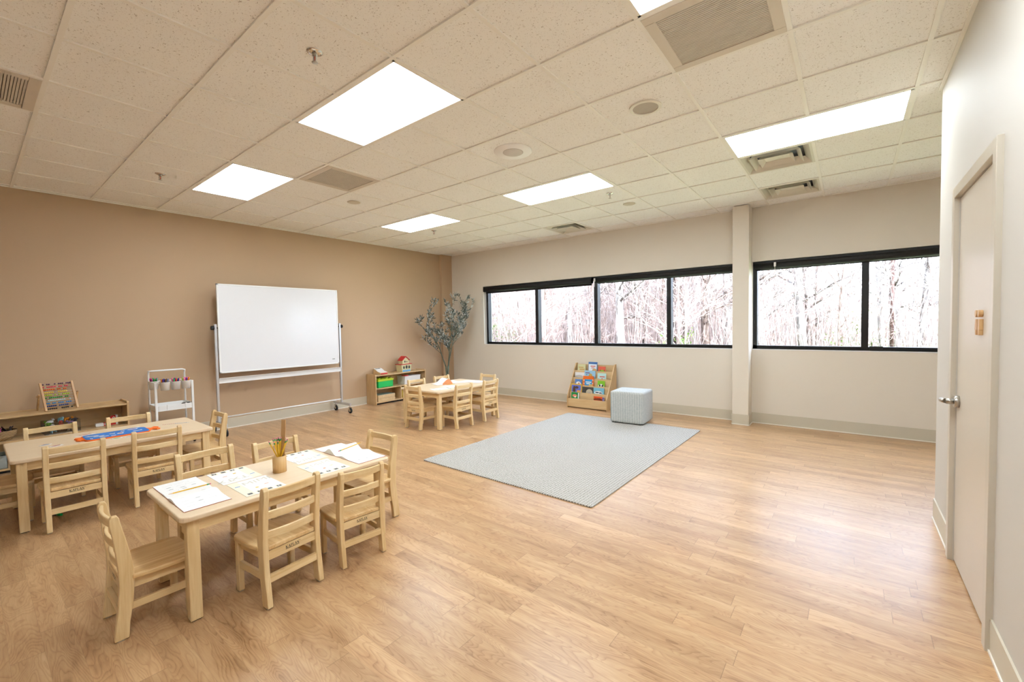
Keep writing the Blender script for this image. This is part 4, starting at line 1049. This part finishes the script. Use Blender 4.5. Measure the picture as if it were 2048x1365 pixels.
BOOKS = [ # tier, x, w, h, cover colour, art, label
 (4, .035, .155, .22, (214, 214, 168), [(.15, .74, .75, .80, (196, 150, 70), 'b'), (.25, .58, .9, .66, (206, 150, 70), 'b'), (.3, .38, .8, .52, (232, 190, 80), 'o')], 'pale green book with yellow lettering at the top left of the rack'),
 (4, .245, .165, .27, (70, 120, 190), [(.04, .02, .96, .86, (226, 236, 244), 'b'), (.25, .70, .8, .76, (214, 110, 100), 'b'), (.35, .6, .7, .65, (214, 110, 100), 'b'), (.45, .35, .98, .58, (212, 160, 96), 'o')], 'blue and white bear book standing tallest at the top middle'),
 (4, .435, .13, .20, (226, 104, 84), [(.12, .3, .95, .72, (142, 190, 60), 'o'), (.22, .62, .32, .72, (40, 60, 30), 'o'), (.78, .62, .88, .72, (40, 60, 30), 'o')], 'red book with a green frog at the top right of the rack'),
 (3, .018, .185, .205, (228, 228, 232), [(.05, .5, .85, .78, (196, 190, 188), 'o'), (.1, .40, .9, .5, (170, 172, 176), 'b')], 'pale grey and white book at the left of the second tier'),
 (3, .20, .205, .245, (150, 196, 224), [(.1, .80, .5, .86, (110, 70, 130), 'b'), (.4, .4, .75, .8, (206, 166, 84), 'o'), (.3, .35, .9, .55, (214, 176, 96), 'o'), (.18, .68, .26, .74, (40, 40, 50), 'o')], 'light blue book with a golden bear in the second tier'),
 (3, .45, .155, .21, (186, 224, 226), [(.25, .68, .85, .76, (214, 80, 80), 'b'), (.4, .4, .72, .6, (214, 50, 50), 'o'), (.08, .35, .16, .6, (50, 50, 60), 'o'), (.8, .5, .88, .58, (60, 60, 80), 'o')], 'pale aqua book with red shape at the right of the second tier'),
 (2, .05, .13, .21, (96, 140, 210), [(.1, .25, .95, .82, (238, 236, 232), 'o'), (.5, .58, .68, .74, (186, 110, 70), 'o')], 'blue book with a white sheep shape in the third tier'),
 (2, .205, .20, .275, (238, 116, 40), [(.16, .3, .86, .80, (50, 150, 214), 'b'), (.25, .60, .78, .66, (226, 240, 250), 'b'), (.32, .5, .68, .56, (226, 240, 250), 'b'), (.55, .3, .95, .5, (236, 190, 60), 'o'), (.62, .3, .9, .44, (50, 150, 214), 'o'), (.06, .7, .13, .76, (250, 240, 230), 'o'), (.06, .5, .13, .56, (250, 240, 230), 'o'), (.88, .52, .96, .58, (250, 240, 230), 'o'), (.88, .74, .96, .8, (250, 240, 230), 'o')], 'orange book with a blue centre panel and rainbow in the third tier'),
 (2, .48, .13, .21, (132, 196, 50), [(.05, .2, .9, .75, (242, 242, 240), 'o'), (.2, .5, .42, .72, (30, 30, 34), 'o'), (.58, .48, .8, .70, (30, 30, 34), 'o')], 'lime book with a panda face in the third tier'),
 (1, .0, .21, .255, (228, 186, 70), [(.08, .1, .93, .92, (96, 112, 206), 'b'), (.2, .3, .45, .85, (90, 62, 50), 'o'), (.4, .68, .72, .84, (90, 62, 50), 'o'), (.58, .3, .9, .58, (236, 170, 90), 'b'), (.6, .3, .88, .42, (246, 240, 236), 'o')], 'yellow framed book with a dark dinosaur on blue in the fourth tier'),
 (1, .225, .20, .215, (70, 70, 70), [(.35, .3, .98, .85, (190, 182, 160), 'o'), (.5, .3, .9, .6, (176, 160, 170), 'o')], 'dark grey book with a pale round shape in the fourth tier'),
 (1, .435, .19, .215, (120, 190, 216), [(.08, .5, .85, .76, (240, 240, 238), 'o'), (.2, .6, .5, .68, (40, 60, 90), 'b'), (.55, .58, .8, .66, (40, 60, 90), 'b'), (.35, .28, .6, .48, (236, 130, 50), 'o')], 'sky blue book with a white cloud in the fourth tier'),
 (0, .045, .15, .235, (34, 150, 80), [(.15, .65, .75, .86, (228, 130, 110), 'o'), (.4, .62, .6, .74, (244, 240, 230), 'o'), (.85, .0, 1, .98, (220, 232, 230), 'b')], 'green book with a pink shape in the bottom tier'),
 (0, .47, .15, .20, (232, 84, 34), [(.1, .82, .85, .88, (90, 40, 30), 'b'), (.0, .7, 1, .8, (90, 50, 30), 'b')], 'orange book with dark lettering at the right of the bottom tier'),
 (0, .625, .035, .19, (110, 90, 150), [(.4, .1, .9, .9, (150, 140, 170), 'b')], 'thin purple book behind the orange one in the bottom tier')]
for (ti, x, w_, h_, c_, art, l) in BOOKS:
    ty, tz, _ = tiers[ti]
    mb, mats = cover(None, w_, h_, plain('cover_%02x%02x%02x' % c_, srgb(*c_), .35, var=.02), art)
    o = mb.build('picture_book', mats); o.location = (3.25+.018+x, 5.35+ty+.004, tz); o.rotation_euler = (-.10, 0, 0); tag(o, l, 'book', 'picture books on the display rack')
    pgs = MB().box((.002, .0085, .003), (w_-.003, .0125, h_-.003)).build('page_block', PAPER, o)

# ------------------------------------------------------------------ outside
GZ = -.45
gr = NT('leaf_litter_ground'); tc = gr.add('ShaderNodeTexCoord').outputs['Object']
f1 = gr.noise(tc, .25, 4, .6); f2 = gr.noise(tc, 6, 4)
gr.bsdf(Base_Color=gr.mix(f2, DK(srgb(206, 176, 156), .3), DK(srgb(236, 214, 198), .3)), Roughness=.95)
gnd = MB(); N = 24
for i in range(N+1):
    for j in range(N+1):
        x = -90+180*i/N; y = YW+.5+130*j/N; gnd.v.append((x, y, GZ+max(0, (y-40))*.02))
for i in range(N):
    for j in range(N): gnd.face([i*(N+1)+j, (i+1)*(N+1)+j, (i+1)*(N+1)+j+1, i*(N+1)+j+1], 0, True)
tag(gnd.build('forest_ground', gr.m), 'leaf covered forest ground outside the windows', None, None, 'structure')
gt = NT('spring_grass'); tc = gt.add('ShaderNodeTexCoord').outputs['Object']
gt.bsdf(Base_Color=gt.mix(gt.noise(tc, 5, 4), DK(srgb(136, 176, 70), .35), DK(srgb(200, 216, 130), .4)), Roughness=.95)
def patch(name, pts, z, m, label, cat, kind=None):
    mb = MB(); b = mb.verts([(x, y, z+max(0, (y-40))*.02) for x, y in pts]); mb.face(range(b, b+len(pts))); tag(mb.build(name, m), label, cat, None, kind)
patch('grass_lawn', [(4, 14), (24, 14), (40, 44), (10, 40), (5, 28)], GZ+.02, gt.m, 'strip of bright grass beyond the right window', None, 'structure')
patch('grass_verge', [(-40, 6.3), (40, 6.3), (40, 13), (-40, 13)], GZ+.02, plain('verge_grass', srgb(150, 156, 112), .95), 'sunny grass verge just below the windows', None, 'structure')
patch('asphalt_path', [(9.6, 20), (40, 20), (40, 36), (12.4, 36), (10.2, 31)], GZ+.05, plain('pale_asphalt', DK(srgb(226, 224, 224), .5), .9), 'pale curved pavement seen at the lower right of the right window', None, 'structure')
def make_tree(seed, h, r, branchy, lean=0, low=1.6):
    rnd = random.Random(seed); tr_ = MB(); br = MB()
    n = 9; pts = [Vector((0, 0, 0))]; d = Vector((lean, lean*.3, 1)).normalized()
    for k in range(n):
        d = (d+Vector((rnd.uniform(-.06, .06), rnd.uniform(-.06, .06), .05))).normalized(); pts.append(pts[-1]+d*h/n)
    tr_.tube(pts, [r*(1.15 if k == 0 else 1-.75*k/n) for k in range(n+1)], 8)
    def twig(p, dd, ln, rr, lev):
        m = 5; ps = [p.copy()]; d2 = dd.copy()
        for k in range(m):
            d2 = (d2+Vector((rnd.uniform(-.25, .25), rnd.uniform(-.25, .25), rnd.uniform(-.1, .16)))).normalized(); ps.append(ps[-1]+d2*ln/m)
        br.tube(ps, [rr*(1-.8*k/m) for k in range(m+1)], 4, cap=False)
        if lev < 2:
            for k in range(1, m+1):
                for _ in range(2 if lev == 0 else 1):
                    if rnd.random() < .8:
                        a = rnd.uniform(0, 2*PI)
                        twig(ps[k], (d2*.6+Vector((math.cos(a), math.sin(a), rnd.uniform(-.2, .7)))*.7).normalized(), ln*rnd.uniform(.35, .6), rr*.45, lev+1)
    for k in range(branchy):
        z = low+(h*.75-low)*(k/branchy)**1.2; i = min(n-1, int(z/h*n)); p = pts[i].lerp(pts[i+1], z/h*n-i); a = rnd.uniform(0, 2*PI)
        twig(p, Vector((math.cos(a), math.sin(a), rnd.uniform(.1, .9))).normalized(), rnd.uniform(1.2, 3.0), r*rnd.uniform(.18, .35)+.006, 0)
    return tr_, br
def tree_thing(seed, h, r, branchy, m_, **kw):
    o = thing('bare_tree', '', 'tree', group='bare trees outside the windows')
    tr_, br = make_tree(seed, h, r, branchy, **kw)
    tr_.build('trunk', m_, o); br.build('branches', TWIG if r < .1 else m_, o); return o
protos = [tree_thing(1, 15, .20, 16, BARK, low=2.2), tree_thing(2, 16, .15, 16, BARKD, low=1.6), tree_thing(3, 14, .12, 14, BARK, lean=.12), tree_thing(4, 13, .08, 15, BARKD, low=1.0),
          tree_thing(5, 9, .045, 15, BARK, low=.6), tree_thing(6, 8, .035, 14, BARKD, low=.5), tree_thing(7, 7, .03, 13, BARK, lean=.1, low=.4)]
used = set()
def plant(k, x, y, rz, s, label):
    o = protos[k] if k not in used else copy_tree(protos[k]); used.add(k)
    o.location = (x, y, GZ+max(0, (y-40))*.02-.05); o.rotation_euler = (0, 0, rz); o.scale = (s, s, s); o['label'] = label
rnd = random.Random(99)
plant(2, 5.6, 20.5, 3.4, 1.35, 'leaning pale-barked tree behind the pane right of the column')
plant(0, 9.05, 30, .5, 1.15, 'stout dark tree beside the floodlight pole outside the right window')
plant(1, 2.2, 19, 2, 1.1, 'straight broad tree behind the window pane just left of the column')
plant(0, -4.9, 19.5, 1, .85, 'forked pale tree behind the second window pane from the left')
cnt = 0
while cnt < 150:
    y = rnd.uniform(13, 48); x = rnd.uniform(-1.05*(y+1)+5, .17*(y+1)+7.6)
    far = (y-13)/35
    if x > 7.5 and rnd.random() < .62: continue
    k = rnd.choice((0, 1, 2, 3)) if rnd.random() < .40 else rnd.choice((3, 4, 4, 5, 5, 6))
    if k < 4 and y < 17: continue
    plant(k, x, y, rnd.uniform(0, 6.28), rnd.uniform(.85, 1.25), 'slender bare tree among the woods outside the windows' if k > 3 else 'bare forest tree among the woods outside the windows'); cnt += 1
# tangled undergrowth nobody could count
bm_ = MB(); rnd = random.Random(7)
for k in range(8500):
    y = rnd.uniform(17, 62); x = rnd.uniform(-1.1*(y+1)+5, .2*(y+1)+8)
    if x > 7.5 and rnd.random() < .5: continue
    h = rnd.uniform(1.2, 3.2+y*.11); z = GZ+max(0, (y-40))*.02; lx, ly = rnd.uniform(-.3, .3)*h, rnd.uniform(-.2, .2)*h; r = .009+.0008*y*rnd.random()
    p0, p1, p2 = Vector((x, y, z)), Vector((x+lx*.35, y+ly*.3, z+h*.5)), Vector((x+lx, y+ly, z+h))
    bm_.tube([p0, p1, p2], [r, r*.7, r*.2], 3, mi=0, cap=False)
    for _ in range(4):
        q = p0.lerp(p1, rnd.random()) if rnd.random() < .3 else p1.lerp(p2, rnd.random()); e = q+Vector((rnd.uniform(-1, 1), rnd.uniform(-.6, .6), rnd.uniform(-.1, .9)))*h*.22
        bm_.tube([q, q.lerp(e, .5)+Vector((0, 0, -.03*h)), e], [r*.45, r*.3, r*.12], 3, mi=0, cap=False)
tag(bm_.build('undergrowth', TWIG), 'tangled bare brush and thin stems filling the woods', None, None, 'stuff')
LEAFG = plain('spring_leaf', DK(srgb(140, 190, 60), .32), .6, var=.2, nscale=8)
def shrub(x, y, s, label):
    rn = random.Random(int(x*10+y)); o = thing('leafy_shrub', label, 'shrub', (x, y, GZ+max(0, (y-40))*.02), group='green shrubs outside the windows'); st = MB(); lf_ = MB()
    for k in range(14):
        a = rn.uniform(0, 2*PI); tip = Vector((math.cos(a)*s*.5, math.sin(a)*s*.5, s*rn.uniform(.6, 1.3))); st.tube([(0, 0, 0), tip*.5+Vector((0, 0, .1*s)), tip], [.02, .012, .005], 4)
        for _ in range(26):
            p = tip*rn.uniform(.35, 1)+Vector((rn.uniform(-1, 1), rn.uniform(-1, 1), rn.uniform(-1, 1)))*s*.16; u_ = Vector((rn.uniform(-1, 1), rn.uniform(-1, 1), rn.uniform(-1, 1))).normalized()*.07; w_ = Vector((rn.uniform(-1, 1), rn.uniform(-1, 1), rn.uniform(-1, 1))).normalized()*.035
            lf_.quad(p-w_, p+u_-w_*.2, p+w_, p-u_*.4)
    st.build('stems', BARKD, o); lf_.build('leaves', LEAFG, o)
shrub(-9.6, 17.5, 1.9, 'tall light green shrub low in the leftmost window pane'); shrub(-8.4, 18.5, 1.7, 'light green shrub at the right of the leftmost window pane')
shrub(1.5, 17, 1.25, 'small light green shrub low in the pane left of the column'); shrub(6.9, 24, 1.6, 'light green shrub low beside the mullion right of the column')
shrub(8.1, 27, 1.5, 'light green shrub left of the floodlight pole')
fp = thing('floodlight_pole', 'brown outdoor light pole with two floodlight heads beyond the right window', 'light pole', (8.55, 24.5, GZ))
RUST = plain('pole_brown', DK(srgb(170, 116, 100), .22), .6)
MB().cyl((0, 0, 0), (0, 0, 4.55), .075, .06, 12).build('pole', RUST, fp); MB().box((-.5, -.03, 4.5), (.5, .03, 4.56)).build('crossarm', RUST, fp)
for x, ry in ((-.35, .5), (.5, -.5)):
    M2 = Matrix.Translation((x, -.02, 4.95)) @ Matrix.Rotation(ry*.5, 4, 'Y') @ Matrix.Rotation(.3, 4, 'X')
    b = MB(); b.box((-.27, -.12, -.15), (.27, .12, .15), M=M2); b.build('flood_head', plain('flood_black', DK(srgb(60, 64, 70), .3), .5), fp, bevel=.02)
    MB().cyl((x, 0, 4.55), (x, 0, 4.85), .025, n=8).build('bracket', RUST, fp)

# ------------------------------------------------------------------ light
wd_ = bpy.data.worlds.new('World'); SC.world = wd_; wd_.use_nodes = True
n_ = wd_.node_tree.nodes; l_ = wd_.node_tree.links; bg = n_['Background']
tcw = n_.new('ShaderNodeTexCoord'); spw = n_.new('ShaderNodeSeparateXYZ'); rw = n_.new('ShaderNodeValToRGB')
l_.new(tcw.outputs['Generated'], spw.inputs[0]); l_.new(spw.outputs[2], rw.inputs[0]); l_.new(rw.outputs[0], bg.inputs[0])
rw.color_ramp.elements[0].position = 0; rw.color_ramp.elements[0].color = (.68, .82, 1, 1)
rw.color_ramp.elements[1].position = .5; rw.color_ramp.elements[1].color = (.62, .76, 1, 1)
bg.inputs[1].default_value = 9
sun = bpy.data.lights.new('sun', 'SUN'); sun.energy = 14; sun.angle = .02; sun.color = (.95, .97, 1)
so = bpy.data.objects.new('sun', sun); COL.objects.link(so); so.rotation_mode = 'QUATERNION'; so.rotation_quaternion = Vector((-.62, .62, -.62)).to_track_quat('-Z', 'Y')
so.location = (0, 0, 20)
for i, (a, b) in enumerate(OP):
    pl = bpy.data.lights.new('window_portal', 'AREA'); pl.shape = 'RECTANGLE'; pl.size = b-a; pl.size_y = WZ1-WZ0; pl.cycles.is_portal = True
    po = bpy.data.objects.new('window_portal', pl); COL.objects.link(po); po.location = ((a+b)/2, YW+.2, (WZ0+WZ1)/2); po.rotation_euler = (-PI/2, 0, 0)

# ------------------------------------------------------------------ camera
cam = bpy.data.cameras.new('camera'); co = bpy.data.objects.new('camera', cam); COL.objects.link(co)
cam.sensor_fit = 'HORIZONTAL'; cam.sensor_width = 36; cam.lens = 859.424/2048*36; cam.clip_start = .05; cam.clip_end = 400
ya, pi_, ro = -.6653, -.0370, -.0172
fwd = Vector((math.sin(ya)*math.cos(pi_), math.cos(ya)*math.cos(pi_), math.sin(pi_)))
rt_ = Vector((math.cos(ya), -math.sin(ya), 0)); up = rt_.cross(fwd)
r2 = rt_*math.cos(ro)+up*math.sin(ro); u2 = up*math.cos(ro)-rt_*math.sin(ro)
M = Matrix((( r2.x, u2.x, -fwd.x, 7.047), (r2.y, u2.y, -fwd.y, -.984), (r2.z, u2.z, -fwd.z, 1.42), (0, 0, 0, 1)))
co.matrix_world = M
SC.camera = co
SC.view_settings.view_transform = 'Standard'; SC.view_settings.look = 'None'; SC.view_settings.exposure = .34; SC.view_settings.gamma = 1.03
SC.cycles.max_bounces = 7; SC.cycles.diffuse_bounces = 4; SC.cycles.glossy_bounces = 3; SC.cycles.transparent_max_bounces = 12
SC.cycles.sample_clamp_indirect = 6
SC.cycles.use_denoising = True
SC.cycles.use_adaptive_sampling = True; SC.cycles.adaptive_threshold = .13; SC.cycles.adaptive_min_samples = 14
